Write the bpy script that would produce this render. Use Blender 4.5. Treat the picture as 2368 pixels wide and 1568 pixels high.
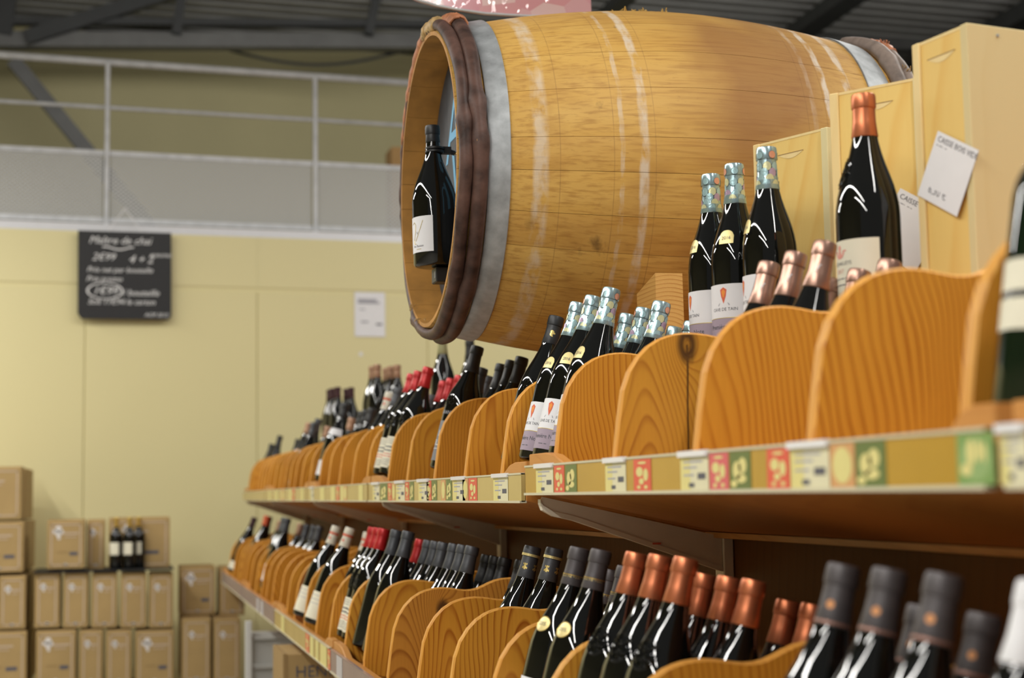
import bpy, math, random
from mathutils import Vector, Matrix
random.seed(7)
R = math.radians
EZ = 1.5                                   # height of the eye above the floor
C = bpy.context.scene.collection
for o in list(bpy.data.objects):
    bpy.data.objects.remove(o)

# ------------------------------------------------------------------ camera
W, H, F = 2368, 1568, 3600.0
def cam_basis(roll=R(-.9), vp=(280, 1156)):
    x, y = vp[0] - W / 2, -(vp[1] - H / 2)
    a = -roll
    xu = x * math.cos(a) + y * math.sin(a)
    yu = -x * math.sin(a) + y * math.cos(a)
    p = math.atan(-yu / F)
    t = math.atan(-xu / F * math.cos(p))
    fw = Vector((math.sin(t) * math.cos(p), math.cos(t) * math.cos(p), math.sin(p)))
    rt = Vector((math.cos(t), -math.sin(t), 0))
    up = rt.cross(fw)
    return (math.cos(a) * rt - math.sin(a) * up, math.sin(a) * rt + math.cos(a) * up, fw)
CR, CU, CF = cam_basis()
cd = bpy.data.cameras.new('camera')
cam = bpy.data.objects.new('camera', cd)
C.objects.link(cam)
cam.matrix_world = Matrix(((CR.x, CU.x, -CF.x, 0), (CR.y, CU.y, -CF.y, 0), (CR.z, CU.z, -CF.z, EZ), (0, 0, 0, 1)))
cd.sensor_width = 36
cd.lens = F / W * 36
cd.clip_start = .05
cd.clip_end = 100
cd.dof.use_dof = True
cd.dof.focus_distance = 2.85
cd.dof.aperture_fstop = 3.9
bpy.context.scene.camera = cam

def at(px, py, Y):                          # point of the photograph at depth Y, eye-relative
    d = CR * (px - W / 2) / F - CU * (py - H / 2) / F + CF
    return d * (Y / d.y)

# ------------------------------------------------------------------ world, lights, exposure
sc = bpy.context.scene
w = bpy.data.worlds.new('world')
sc.world = w
w.use_nodes = True
w.node_tree.nodes['Background'].inputs[0].default_value = (1, .97, .92, 1)
w.node_tree.nodes['Background'].inputs[1].default_value = .16
sc.view_settings.view_transform = 'Standard'
sc.view_settings.look = 'None'
sc.view_settings.exposure = 0
sc.view_settings.gamma = 1
sc.view_settings.use_curve_mapping = False
try:
    sc.cycles.use_denoising = True
    sc.cycles.max_bounces = 6
    sc.cycles.sample_clamp_indirect = 6
except Exception:
    pass

def tube_light(name, loc, sx, sy, power, col=(1, .97, .92)):
    l = bpy.data.lights.new(name, 'AREA')
    l.shape = 'RECTANGLE'
    l.size, l.size_y = sx, sy
    l.energy = power
    l.color = col
    o = bpy.data.objects.new(name, l)
    o.location = (loc[0], loc[1], loc[2] + EZ)
    C.objects.link(o)
    return o
# fluorescent rows above the aisles, then added fills for wall and roof
tube_light('aisle_light_row', (-1.7, 2.6, 2.25), .10, 8.0, 178)
tube_light('aisle_light_row', (-2.6, -1.5, 2.3), .10, 5, 150)
tube_light('cross_area_light', (1.3, .5, 2.3), .10, 3.2, 60)
tube_light('far_aisle_light_row', (3.2, 4.5, 2.5), .10, 9.0, 95)
tube_light('back_light_row', (-2.3, 7.6, 2.2), .10, 2.6, 85)
wl_ = tube_light('cross_area_light', (1.0, 6.6, 2.75), 7.0, .10, 62)  # added lamp out of view, tilted to brighten the yellow back wall
wl_.rotation_euler = (R(38), 0, 0)
hl = tube_light('hall_fill', (3.0, 9.8, 3.95), 9.0, .5, 80)       # added unseen fill that brightens the upper wall and roof
hl.rotation_euler = (R(88), 0, 0)

# ------------------------------------------------------------------ mesh tools
class MB:
    def __init__(s):
        s.v, s.f, s.m, s.mats = [], [], [], []
    def mi(s, mat):
        if mat not in s.mats:
            s.mats.append(mat)
        return s.mats.index(mat)
    def add(s, vs, fs, mat, M=None):
        b = len(s.v)
        k = s.mi(mat)
        for p in vs:
            p = Vector(p)
            s.v.append(M @ p if M else p)
        for f in fs:
            s.f.append([b + i for i in f])
            s.m.append(k)
        return s
    def box(s, lo, hi, mat, M=None, ch=0):
        x0, y0, z0 = lo
        x1, y1, z1 = hi
        if ch <= 0:
            vs = [(x, y, z) for x in (x0, x1) for y in (y0, y1) for z in (z0, z1)]
            return s.add(vs, [(0, 1, 3, 2), (4, 6, 7, 5), (0, 4, 5, 1), (2, 3, 7, 6), (0, 2, 6, 4), (1, 5, 7, 3)], mat, M)
        c = ch
        vs = []
        idx = {}
        for ax in range(3):
            for sx in (0, 1):
                for sy in (0, 1):
                    for sz in (0, 1):
                        sg = (sx, sy, sz)
                        p = []
                        for a in range(3):
                            lo_, hi_ = lo[a], hi[a]
                            q = hi_ if sg[a] else lo_
                            if a != ax:
                                q += -c if sg[a] else c
                            p.append(q)
                        idx[(ax, sx, sy, sz)] = len(vs)
                        vs.append(p)
        fs = []
        for ax in range(3):
            for sd in (0, 1):
                o1, o2 = [a for a in range(3) if a != ax]
                def g(a, b):
                    q = [0, 0, 0]
                    q[ax], q[o1], q[o2] = sd, a, b
                    return idx[(ax, *q)]
                f = [g(0, 0), g(1, 0), g(1, 1), g(0, 1)]
                fs.append(f if (sd == 1) ^ (ax == 1) else f[::-1])
        for ax in range(3):      # edges along ax
            o1, o2 = [a for a in range(3) if a != ax]
            for a in (0, 1):
                for b in (0, 1):
                    def g(face, e):
                        q = [0, 0, 0]
                        q[ax], q[o1], q[o2] = e, a, b
                        return idx[(face, *q)]
                    fs.append([g(o1, 0), g(o1, 1), g(o2, 1), g(o2, 0)])
        for sx in (0, 1):
            for sy in (0, 1):
                for sz in (0, 1):
                    fs.append([idx[(0, sx, sy, sz)], idx[(1, sx, sy, sz)], idx[(2, sx, sy, sz)]])
        return s.add(vs, fs, mat, M)
    def lathe(s, prof, mat, n=32, M=None, cap0=True, cap1=True):
        vs, fs = [], []
        for z, r in prof:
            for i in range(n):
                a = 2 * math.pi * i / n
                vs.append((r * math.cos(a), r * math.sin(a), z))
        for j in range(len(prof) - 1):
            for i in range(n):
                k = (i + 1) % n
                fs.append((j * n + i, j * n + k, (j + 1) * n + k, (j + 1) * n + i))
        if cap0:
            fs.append(tuple(range(n))[::-1])
        if cap1:
            b = (len(prof) - 1) * n
            fs.append(tuple(b + i for i in range(n)))
        return s.add(vs, fs, mat, M)
    def tube(s, pts, r, mat, n=8, closed=False, M=None, rf=None):
        pts = [Vector(p) for p in pts]
        m = len(pts)
        vs, fs = [], []
        ref = None
        for i, p in enumerate(pts):
            if closed:
                t = pts[(i + 1) % m] - pts[i - 1]
            else:
                t = pts[min(i + 1, m - 1)] - pts[max(i - 1, 0)]
            t.normalize()
            if ref is None:
                ref = Vector((0, 0, 1)) if abs(t.z) < .9 else Vector((1, 0, 0))
            u = (ref - t * ref.dot(t))
            if u.length < 1e-6:
                u = t.orthogonal()
            u.normalize()
            ref = u
            q = t.cross(u)
            rr = rf(i / m) * r if rf else r
            for k in range(n):
                a = 2 * math.pi * k / n
                vs.append(p + (u * math.cos(a) + q * math.sin(a)) * rr)
        for i in range(m if closed else m - 1):
            for k in range(n):
                a, b = i * n + k, i * n + (k + 1) % n
                c_, d = ((i + 1) % m) * n + (k + 1) % n, ((i + 1) % m) * n + k
                fs.append((a, b, c_, d))
        if not closed:
            fs.append(tuple(range(n))[::-1])
            fs.append(tuple((m - 1) * n + k for k in range(n)))
        return s.add(vs, fs, mat, M)
    def prism(s, poly, y0, y1, mat, M=None, ch=0, edge=None):       # polygon (x,z) extruded along y, optional chamfered rim
        n = len(poly)
        if ch > 0:
            cx = sum(p[0] for p in poly) / n
            cz = sum(p[1] for p in poly) / n
            inn = []
            for i in range(n):
                a, b, c_ = Vector(poly[i - 1]), Vector(poly[i]), Vector(poly[(i + 1) % n])
                e1, e2 = (b - a), (c_ - b)
                if e1.length < 1e-9 or e2.length < 1e-9:
                    inn.append(b); continue
                n1 = Vector((-e1.y, e1.x)).normalized()
                n2 = Vector((-e2.y, e2.x)).normalized()
                nn = (n1 + n2)
                nn = nn.normalized() if nn.length > 1e-6 else n1
                if nn.dot(Vector((cx, cz)) - b) < 0 and False:
                    nn = -nn
                inn.append(b + nn * ch)
            area = sum(poly[i][0] * poly[(i + 1) % n][1] - poly[(i + 1) % n][0] * poly[i][1] for i in range(n))
            if area < 0:
                inn = [Vector(p) * 2 - q for p, q in zip(poly, inn)]
            rings = [(inn, y0), (poly, y0 + ch), (poly, y1 - ch), (inn, y1)]
        else:
            rings = [(poly, y0), (poly, y1)]
        vs = [(p[0], y, p[1]) for pl, y in rings for p in pl]
        fs = [tuple(range(n)), tuple((len(rings) - 1) * n + i for i in range(n))[::-1]]
        for j in range(len(rings) - 1):
            for i in range(n):
                k = (i + 1) % n
                fs.append((j * n + i, (j + 1) * n + i, (j + 1) * n + k, j * n + k))
        s.add(vs, fs, mat, M)
        if edge:
            k = s.mi(edge)
            for z in range(len(s.m) - len(fs) + 2, len(s.m)):
                s.m[z] = k
        return s
    def mesh(s, name, smooth=False, ang=None):
        me = bpy.data.meshes.new(name)
        me.from_pydata([tuple(p) for p in s.v], [], s.f)
        for m in s.mats:
            me.materials.append(m)
        me.polygons.foreach_set('material_index', s.m)
        if smooth:
            me.polygons.foreach_set('use_smooth', [True] * len(s.f))
            if ang:
                try:
                    me.set_sharp_from_angle(angle=R(ang))
                except Exception:
                    pass
        me.update()
        return me
    def obj(s, name, parent=None, smooth=False, ang=None, loc=None):
        return link(name, s.mesh(name, smooth, ang), parent, loc)

def link(name, me, parent=None, loc=None):
    o = bpy.data.objects.new(name, me)
    C.objects.link(o)
    if parent is not None:
        o.parent = parent
    elif loc is None:
        o.location = (0, 0, EZ)              # meshes are written eye-relative
    if loc is not None:
        o.location = loc
    return o
def empty(name, loc=(0, 0, 0), M=None):
    o = bpy.data.objects.new(name, None)
    o.empty_display_size = .05
    C.objects.link(o)
    if M is not None:
        o.matrix_world = Matrix.Translation((0, 0, EZ)) @ M
    else:
        o.location = (loc[0], loc[1], loc[2] + EZ)
    return o
def tag(o, label=None, cat=None, group=None, kind=None):
    if label: o['label'] = label
    if cat: o['category'] = cat
    if group: o['group'] = group
    if kind: o['kind'] = kind
    return o
def copy_tree(o, parent=None):
    c = o.copy()
    C.objects.link(c)
    if parent is not None:
        c.parent = parent
    for ch in list(o.children):
        copy_tree(ch, c)
    return c

# ------------------------------------------------------------------ materials
def new_mat(name):
    m = bpy.data.materials.new(name)
    m.use_nodes = True
    return m, m.node_tree.nodes, m.node_tree.links, m.node_tree.nodes['Principled BSDF']
def plain(name, col, rough=.5, metal=0, noise=0, nscale=30, bump=0, coat=0, spec=None, emis=None):
    m, n, l, b = new_mat(name)
    b.inputs['Base Color'].default_value = (*col, 1)
    b.inputs['Roughness'].default_value = rough
    b.inputs['Metallic'].default_value = metal
    if coat:
        b.inputs['Coat Weight'].default_value = coat
        b.inputs['Coat Roughness'].default_value = .05
    if spec is not None:
        b.inputs['Specular IOR Level'].default_value = spec
    if emis:
        b.inputs['Emission Color'].default_value = (*emis[0], 1)
        b.inputs['Emission Strength'].default_value = emis[1]
    tc = n.new('ShaderNodeTexCoord')
    nz = n.new('ShaderNodeTexNoise')
    nz.inputs['Scale'].default_value = nscale
    nz.inputs['Detail'].default_value = 4
    l.new(tc.outputs['Object'], nz.inputs['Vector'])
    cr = n.new('ShaderNodeValToRGB')
    k = max(noise, .015)
    cr.color_ramp.elements[0].position = .3
    cr.color_ramp.elements[1].position = .7
    cr.color_ramp.elements[0].color = (*[c * (1 - k) for c in col], 1)
    cr.color_ramp.elements[1].color = (*[min(1, c * (1 + k)) for c in col], 1)
    l.new(nz.outputs['Fac'], cr.inputs['Fac'])
    l.new(cr.outputs['Color'], b.inputs['Base Color'])
    if bump:
        bp = n.new('ShaderNodeBump')
        bp.inputs['Strength'].default_value = bump
        bp.inputs['Distance'].default_value = .002
        l.new(nz.outputs['Fac'], bp.inputs['Height'])
        l.new(bp.outputs['Normal'], b.inputs['Normal'])
    return m
def mth(n, l, op, a, b=None, c=None):
    x = n.new('ShaderNodeMath')
    x.operation = op
    for i, v in enumerate((a, b, c)):
        if v is None: continue
        if isinstance(v, (int, float)):
            x.inputs[i].default_value = v
        else:
            l.new(v, x.inputs[i])
    return x.outputs[0]
def mixc(n, l, fac, a, b, mode='MIX'):
    x = n.new('ShaderNodeMix')
    x.data_type = 'RGBA'
    x.blend_type = mode
    for sck, v in ((x.inputs[0], fac), (x.inputs[6], a), (x.inputs[7], b)):
        if isinstance(v, (int, float)):
            sck.default_value = v
        elif isinstance(v, tuple):
            sck.default_value = (*v, 1)
        else:
            l.new(v, sck)
    return x.outputs[2]

def pine(name, light, dark, scale=38, slant=.16, rot=(0, 0, 0), knot=None, rough=.45, vary=True, amount=1.0, coat=.06):
    """ring-grained softwood, grain along local Z after rot"""
    m, n, l, b = new_mat(name)
    tc = n.new('ShaderNodeTexCoord')
    mp = n.new('ShaderNodeMapping')
    mp.inputs['Rotation'].default_value = rot
    l.new(tc.outputs['Object'], mp.inputs['Vector'])
    sep = n.new('ShaderNodeSeparateXYZ')
    l.new(mp.outputs[0], sep.inputs[0])
    oi = n.new('ShaderNodeObjectInfo')
    rnd = oi.outputs['Random'] if vary else None
    cb0 = n.new('ShaderNodeCombineXYZ')
    l.new(mth(n, l, 'MULTIPLY', sep.outputs[0], 6), cb0.inputs[0])
    l.new(mth(n, l, 'MULTIPLY', sep.outputs[1], 6), cb0.inputs[1])
    zz = mth(n, l, 'MULTIPLY', sep.outputs[2], 3.2)
    if vary:
        zz = mth(n, l, 'ADD', zz, mth(n, l, 'MULTIPLY', rnd, 37))
    l.new(zz, cb0.inputs[2])
    nz = n.new('ShaderNodeTexNoise')
    nz.inputs['Scale'].default_value = 1
    nz.inputs['Detail'].default_value = 2
    l.new(cb0.outputs[0], nz.inputs['Vector'])
    d = mth(n, l, 'MULTIPLY', mth(n, l, 'SUBTRACT', nz.outputs['Fac'], .5), .075)
    x = mth(n, l, 'ADD', sep.outputs[0], d)
    y = mth(n, l, 'ADD', mth(n, l, 'MULTIPLY', sep.outputs[2], slant), .02)
    y = mth(n, l, 'ADD', y, mth(n, l, 'MULTIPLY', sep.outputs[1], 1))
    if vary:
        r1 = mth(n, l, 'FRACT', mth(n, l, 'MULTIPLY', rnd, 17.3))
        r2 = mth(n, l, 'FRACT', mth(n, l, 'MULTIPLY', rnd, 91.7))
        x = mth(n, l, 'ADD', x, mth(n, l, 'MULTIPLY_ADD', r1, -.26, .02))
        y = mth(n, l, 'ADD', y, mth(n, l, 'MULTIPLY_ADD', r2, .05, .0))
    kd = None
    if knot:
        kx = mth(n, l, 'SUBTRACT', sep.outputs[0], knot[0])
        kz = mth(n, l, 'SUBTRACT', sep.outputs[2], knot[1])
        kz2 = mth(n, l, 'MULTIPLY', kz, .55)
        kd = mth(n, l, 'SQRT', mth(n, l, 'ADD', mth(n, l, 'MULTIPLY', kx, kx), mth(n, l, 'MULTIPLY', kz2, kz2)))
        push = mth(n, l, 'MULTIPLY', mth(n, l, 'POWER', 2.718, mth(n, l, 'MULTIPLY', kd, -38)), .05)
        y = mth(n, l, 'ADD', y, push)
        x = mth(n, l, 'MULTIPLY_ADD', push, 1.0, x)
    rr = mth(n, l, 'SQRT', mth(n, l, 'ADD', mth(n, l, 'MULTIPLY', x, x), mth(n, l, 'MULTIPLY', y, y)))
    ph = mth(n, l, 'FRACT', mth(n, l, 'MULTIPLY', rr, scale * 3.2))
    cr = n.new('ShaderNodeValToRGB')
    e = cr.color_ramp.elements
    e[0].position, e[0].color = 0, (0, 0, 0, 1)
    e[1].position, e[1].color = 1, (0, 0, 0, 1)
    k1 = e.new(.55); k1.color = (.12, .12, .12, 1)
    k2 = e.new(.86); k2.color = (1, 1, 1, 1)
    l.new(ph, cr.inputs['Fac'])
    # slow patches fade the rings in and out
    nz2 = n.new('ShaderNodeTexNoise')
    nz2.inputs['Scale'].default_value = 2.2
    l.new(cb0.outputs[0], nz2.inputs['Vector'])
    am = mth(n, l, 'MULTIPLY', mth(n, l, 'MULTIPLY_ADD', nz2.outputs['Fac'], 1.7, -.05), amount)
    fac = mth(n, l, 'MULTIPLY', cr.outputs['Color'], am)
    col = mixc(n, l, fac, light, dark)
    if vary:
        r3 = mth(n, l, 'FRACT', mth(n, l, 'MULTIPLY', rnd, 53.1))
        col = mixc(n, l, mth(n, l, 'MULTIPLY', r3, .35), col, tuple(c * k for c, k in zip(light, (.86, .68, .5))))
    # fibres
    cb = n.new('ShaderNodeCombineXYZ')
    l.new(mth(n, l, 'MULTIPLY', sep.outputs[0], 260), cb.inputs[0])
    l.new(mth(n, l, 'MULTIPLY', sep.outputs[1], 320), cb.inputs[1])
    l.new(mth(n, l, 'MULTIPLY', sep.outputs[2], 9), cb.inputs[2])
    fb = n.new('ShaderNodeTexNoise')
    fb.inputs['Scale'].default_value = 1
    l.new(cb.outputs[0], fb.inputs['Vector'])
    col = mixc(n, l, mth(n, l, 'MULTIPLY', fb.outputs['Fac'], .22), col, dark)
    if knot:
        kr = n.new('ShaderNodeValToRGB')
        ke = kr.color_ramp.elements
        ke[0].position, ke[0].color = 0, (.35, .35, .35, 1)
        ke[1].position, ke[1].color = .06, (0, 0, 0, 1)
        a = ke.new(.018); a.color = (.5, .5, .5, 1)
        a = ke.new(.028); a.color = (1, 1, 1, 1)
        a = ke.new(.040); a.color = (.85, .85, .85, 1)
        wob = mth(n, l, 'MULTIPLY_ADD', fb.outputs['Fac'], .004, kd)
        l.new(mth(n, l, 'MULTIPLY', wob, 3.0), kr.inputs['Fac'])
        kf = mth(n, l, 'MULTIPLY', kr.outputs['Color'], .93)
        if len(knot) > 2:       # drying crack running from the knot
            cw = mth(n, l, 'ABSOLUTE', mth(n, l, 'ADD', kx, mth(n, l, 'MULTIPLY', mth(n, l, 'SUBTRACT', nz.outputs['Fac'], .5), .02)))
            inr = mth(n, l, 'LESS_THAN', mth(n, l, 'ABSOLUTE', mth(n, l, 'ADD', kz, knot[2] / 2)), knot[2] / 2)
            ck = mth(n, l, 'MULTIPLY', mth(n, l, 'LESS_THAN', cw, .0016), inr)
            kf = mth(n, l, 'MAXIMUM', kf, mth(n, l, 'MULTIPLY', ck, .85))
        col = mixc(n, l, kf, col, (.045, .018, .008))
    l.new(col, b.inputs['Base Color'])
    b.inputs['Roughness'].default_value = rough
    b.inputs['Specular IOR Level'].default_value = .22
    b.inputs['Coat Weight'].default_value = coat
    b.inputs['Coat Roughness'].default_value = .25
    bp = n.new('ShaderNodeBump')
    bp.inputs['Strength'].default_value = .25
    bp.inputs['Distance'].default_value = .0006
    l.new(mth(n, l, 'ADD', fb.outputs['Fac'], cr.outputs['Color']), bp.inputs['Height'])
    l.new(bp.outputs['Normal'], b.inputs['Normal'])
    return m

PINE_L, PINE_D = (.74, .35, .040), (.34, .085, .006)
M_div = pine('orange_pine', PINE_L, PINE_D)
M_divc = pine('orange_pine_straight', (.68, .31, .034), (.32, .09, .006), scale=46, slant=.03)
M_divk = pine('orange_pine_knot', (.68, .33, .04), (.32, .095, .012), scale=44, knot=(.112, .163, .15))
M_divk2 = pine('orange_pine_side_knot', (.64, .29, .045), (.28, .08, .010), scale=50, knot=(.12, .13))
M_divr = pine('reddish_pine', (.42, .15, .03), (.2, .045, .01), scale=40)
M_dedge = pine('divider_edge_grain', (.78, .40, .085), (.52, .20, .035), scale=30, amount=.7)
M_board = pine('shelf_pine', (.48, .2, .045), (.3, .1, .02), rot=(R(90), 0, 0), scale=20, coat=.05, amount=.5)
M_lip = pine('lip_pine', (.60, .29, .08), (.42, .16, .035), rot=(R(90), 0, 0), scale=16, amount=.5)
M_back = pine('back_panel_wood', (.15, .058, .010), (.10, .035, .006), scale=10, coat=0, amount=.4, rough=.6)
M_box = pine('pale_box_pine', (.88, .67, .24), (.76, .43, .09), scale=7, slant=.3, coat=0, rough=.6, amount=.65)
M_boxe = pine('pale_box_edge', (.88, .71, .36), (.80, .58, .24), scale=12, coat=0, rough=.6, amount=.4)
M_boxp = pine('poplar_ply', (.74, .655, .37), (.68, .57, .29), scale=9, slant=.05, coat=0, rough=.6, amount=.4)
M_chock = pine('cradle_pine', (.72, .42, .13), (.46, .2, .045), rot=(R(90), 0, 0), scale=40, slant=0, coat=0, vary=False)

def glass(name, col):
    m, n, l, b = new_mat(name)
    b.inputs['Base Color'].default_value = (*col, 1)
    b.inputs['Roughness'].default_value = .035
    b.inputs['Specular IOR Level'].default_value = .62
    tc = n.new('ShaderNodeTexCoord')
    nz = n.new('ShaderNodeTexNoise')
    nz.inputs['Scale'].default_value = 26
    l.new(tc.outputs['Object'], nz.inputs['Vector'])
    bp = n.new('ShaderNodeBump')
    bp.inputs['Strength'].default_value = .05
    bp.inputs['Distance'].default_value = .002
    l.new(nz.outputs['Fac'], bp.inputs['Height'])
    l.new(bp.outputs['Normal'], b.inputs['Normal'])
    return m
M_glass = glass('dark_wine_glass', (.0035, .004, .0035))
M_green = glass('green_wine_glass', (.004, .012, .005))
def foil(name, col, rough=.32, metal=.65, bump=.0):
    return plain(name, col, rough, metal, noise=.05, nscale=60, bump=bump)
M_copper = foil('copper_foil', (.62, .20, .09), .34, .75)
M_bronze = foil('rose_bronze_foil', (.42, .25, .19), .3, .8)
M_red = foil('red_foil', (.50, .02, .022), .35, .25)
M_blackcap = plain('matt_black_cap', (.018, .019, .021), .42, 0, noise=.1, nscale=120, bump=.15)
M_greycap = plain('graphite_cap', (.075, .08, .09), .42, .3, noise=.08, nscale=120, bump=.1)
M_warmgrey = plain('warm_grey_cap', (.085, .075, .078), .45, .25, noise=.08, nscale=100, bump=.1)
M_bluecap = foil('pale_blue_foil', (.42, .58, .62), .22, .7)
M_purple = plain('dark_purple_cap', (.045, .012, .018), .4, .2)
M_orangecap = plain('orange_cap', (.60, .10, .03), .45, .1)
M_whitecap = plain('ivory_cap', (.74, .70, .58), .4, 0)
M_pinkband = plain('dull_copper_band', (.30, .15, .11), .45, .3)
M_dot = plain('copper_dot', (.66, .30, .12), .45, .2)
M_olive = plain('olive_cap', (.32, .31, .15), .45, .2)
M_goldcap = foil('gold_foil', (.75, .52, .14), .3, .8)
M_gold = foil('gold_print', (.80, .62, .22), .35, .7)
M_goldmatt = plain('pale_gold_sticker', (.72, .60, .26), .35, .4, noise=.03)
M_tan = plain('tan_foil', (.42, .25, .16), .4, .4)
M_white = plain('white_paper', (.80, .80, .82), .6)
M_cream = plain('cream_paper', (.78, .74, .58), .6, noise=.03)
M_ivory = plain('ivory_paper', (.74, .70, .55), .55)
M_mauve = plain('mauve_print', (.37, .30, .37), .6)
M_slate = plain('slate_grey_label', (.17, .18, .20), .55)
M_ink = plain('grey_ink', (.10, .10, .12), .6)
M_inkl = plain('pale_grey_ink', (.38, .38, .42), .6)
M_inkred = plain('red_ink', (.70, .13, .06), .6)
M_pinkink = plain('faded_red_ink', (.72, .30, .24), .6)
M_inkorange = plain('orange_ink', (.85, .30, .04), .6)
M_whiteink = plain('white_ink', (.8, .8, .8), .6)
M_blackline = plain('dark_outline', (.03, .04, .05), .5)
M_scy = plain('pale_yellow_scale', (.72, .72, .42), .3, .4)
M_scm = plain('mauve_scale', (.52, .38, .52), .3, .4)
M_sco = plain('salmon_scale', (.80, .38, .24), .3, .4)
M_scb = plain('blue_scale', (.45, .66, .70), .25, .5)
M_steel = plain('zinc_hoop', (.40, .42, .43), .5, .45, noise=.22, nscale=40, bump=.2)
M_galv = plain('galvanised_steel', (.60, .61, .62), .5, .15, noise=.12, nscale=14)
M_cardb = plain('cardboard', (.42, .285, .115), .8, noise=.05, nscale=10)
M_cardd = plain('cardboard_edge', (.34, .22, .085), .8, noise=.05, nscale=12)
M_cardp = plain('pale_print', (.55, .43, .32), .8)
M_cardw = plain('white_print', (.74, .70, .66), .8)
M_beige = plain('beige_powder_coat', (.80, .74, .60), .4, 0, noise=.04)
M_plasticy = plain('yellow_clear_rail', (.47, .27, .028), .22, 0, noise=.08, nscale=5)
M_plasticf = plain('pale_yellow_rail', (.55, .42, .15), .25, 0, noise=.08, nscale=5)
M_plasticg = plain('clear_grey_rail', (.34, .27, .26), .2, 0, noise=.06, nscale=8)
M_raildge = plain('rail_edge', (.62, .58, .42), .3)
M_tky = plain('yellow_ticket', (.74, .66, .26), .4)
M_tkw = plain('cream_ticket', (.74, .70, .48), .4)
M_tkr = plain('red_ticket', (.72, .10, .06), .4)
M_tkp = plain('pink_red_ticket', (.68, .12, .14), .4)
M_tkg = plain('green_ticket', (.13, .18, .05), .4)
M_tkg2 = plain('light_green_ticket', (.20, .34, .10), .4)
M_tko = plain('orange_ticket', (.66, .34, .14), .4)
M_black = plain('black_paint', (.012, .012, .013), .55, noise=.1)
M_rubber = plain('black_rubber', (.012, .012, .012), .45)
M_brass = foil('brass', (.6, .42, .16), .3, .9)
M_cab = plain('white_laminate', (.52, .53, .50), .5)
M_tape = plain('clear_tape', (.8, .8, .82), .2)

# ------------------------------------------------------------------ lettering
_tc = {}
def text_geo(txt, size=1.0, shear=0, align='CENTER'):
    key = (txt, shear, align)
    if key not in _tc:
        cu = bpy.data.curves.new('lettering', 'FONT')
        cu.body = txt
        cu.size = 1
        cu.shear = shear
        cu.align_x = align
        cu.align_y = 'CENTER'
        cu.resolution_u = 2
        o = bpy.data.objects.new('lettering', cu)
        C.objects.link(o)
        dg = bpy.context.evaluated_depsgraph_get()
        dg.update()
        me = bpy.data.meshes.new_from_object(o.evaluated_get(dg))
        _tc[key] = ([v.co.copy() for v in me.vertices], [tuple(p.vertices) for p in me.polygons])
        bpy.data.objects.remove(o)
        bpy.data.curves.remove(cu)
        bpy.data.meshes.remove(me)
    vs, fs = _tc[key]
    return [v * size for v in vs], fs
def add_text(mb, txt, size, mat, fn, shear=0, align='CENTER', cx=0, cy=0):
    """fn maps flat (x, y) to 3-D"""
    vs, fs = text_geo(txt, size, shear, align)
    mb.add([fn(v.x + cx, v.y + cy) for v in vs], fs, mat)
def ellipse(mb, cx, cy, rx, ry, mat, fn, n=16, r0=0):
    if r0 == 0:
        ks = (.5, 1) if rx > .005 else (1,)
        vs = [fn(cx, cy)] + [fn(cx + k * rx * math.cos(2 * math.pi * i / n), cy + k * ry * math.sin(2 * math.pi * i / n)) for k in ks for i in range(n)]
        fs = [(0, 1 + i, 1 + (i + 1) % n) for i in range(n)]
        if len(ks) > 1:
            fs += [(1 + i, 1 + n + i, 1 + n + (i + 1) % n, 1 + (i + 1) % n) for i in range(n)]
        mb.add(vs, fs, mat)
    else:
        vs = []
        for k in (r0, 1):
            vs += [fn(cx + k * rx * math.cos(2 * math.pi * i / n), cy + k * ry * math.sin(2 * math.pi * i / n)) for i in range(n)]
        mb.add(vs, [(i, n + i, n + (i + 1) % n, (i + 1) % n) for i in range(n)], mat)
def rect(mb, x0, y0, x1, y1, mat, fn, nx=1):
    vs, fs = [], []
    for i in range(nx + 1):
        x = x0 + (x1 - x0) * i / nx
        vs += [fn(x, y0), fn(x, y1)]
    for i in range(nx):
        fs.append((2 * i, 2 * i + 2, 2 * i + 3, 2 * i + 1))
    mb.add(vs, fs, mat)
def poly2(mb, pts, mat, fn):
    mb.add([fn(*p) for p in pts], [tuple(range(len(pts)))], mat)

# ------------------------------------------------------------------ setting: floor, walls, ceiling
def wallmat():
    m, n, l, b = new_mat('yellow_panel_paint')
    tc = n.new('ShaderNodeTexCoord')
    nz = n.new('ShaderNodeTexNoise'); nz.inputs['Scale'].default_value = .6
    l.new(tc.outputs['Object'], nz.inputs['Vector'])
    l.new(mixc(n, l, nz.outputs['Fac'], (.70, .63, .335), (.76, .685, .37)), b.inputs['Base Color'])
    b.inputs['Roughness'].default_value = .45
    return m
M_wall = wallmat()
M_wall2 = plain('olive_wall_sheet', (.50, .45, .24), .6, noise=.05, nscale=1)
M_roof = plain('dark_roof_sheet', (.34, .34, .33), .55, .2, noise=.08, nscale=3)
M_beam = plain('grey_painted_beam', (.13, .13, .125), .5, .2, noise=.1, nscale=6)
M_beamd = plain('dark_truss_paint', (.035, .037, .037), .6, noise=.1, nscale=6)
M_floor = plain('grey_floor_tile', (.38, .36, .32), .35, noise=.06, nscale=2)

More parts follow.
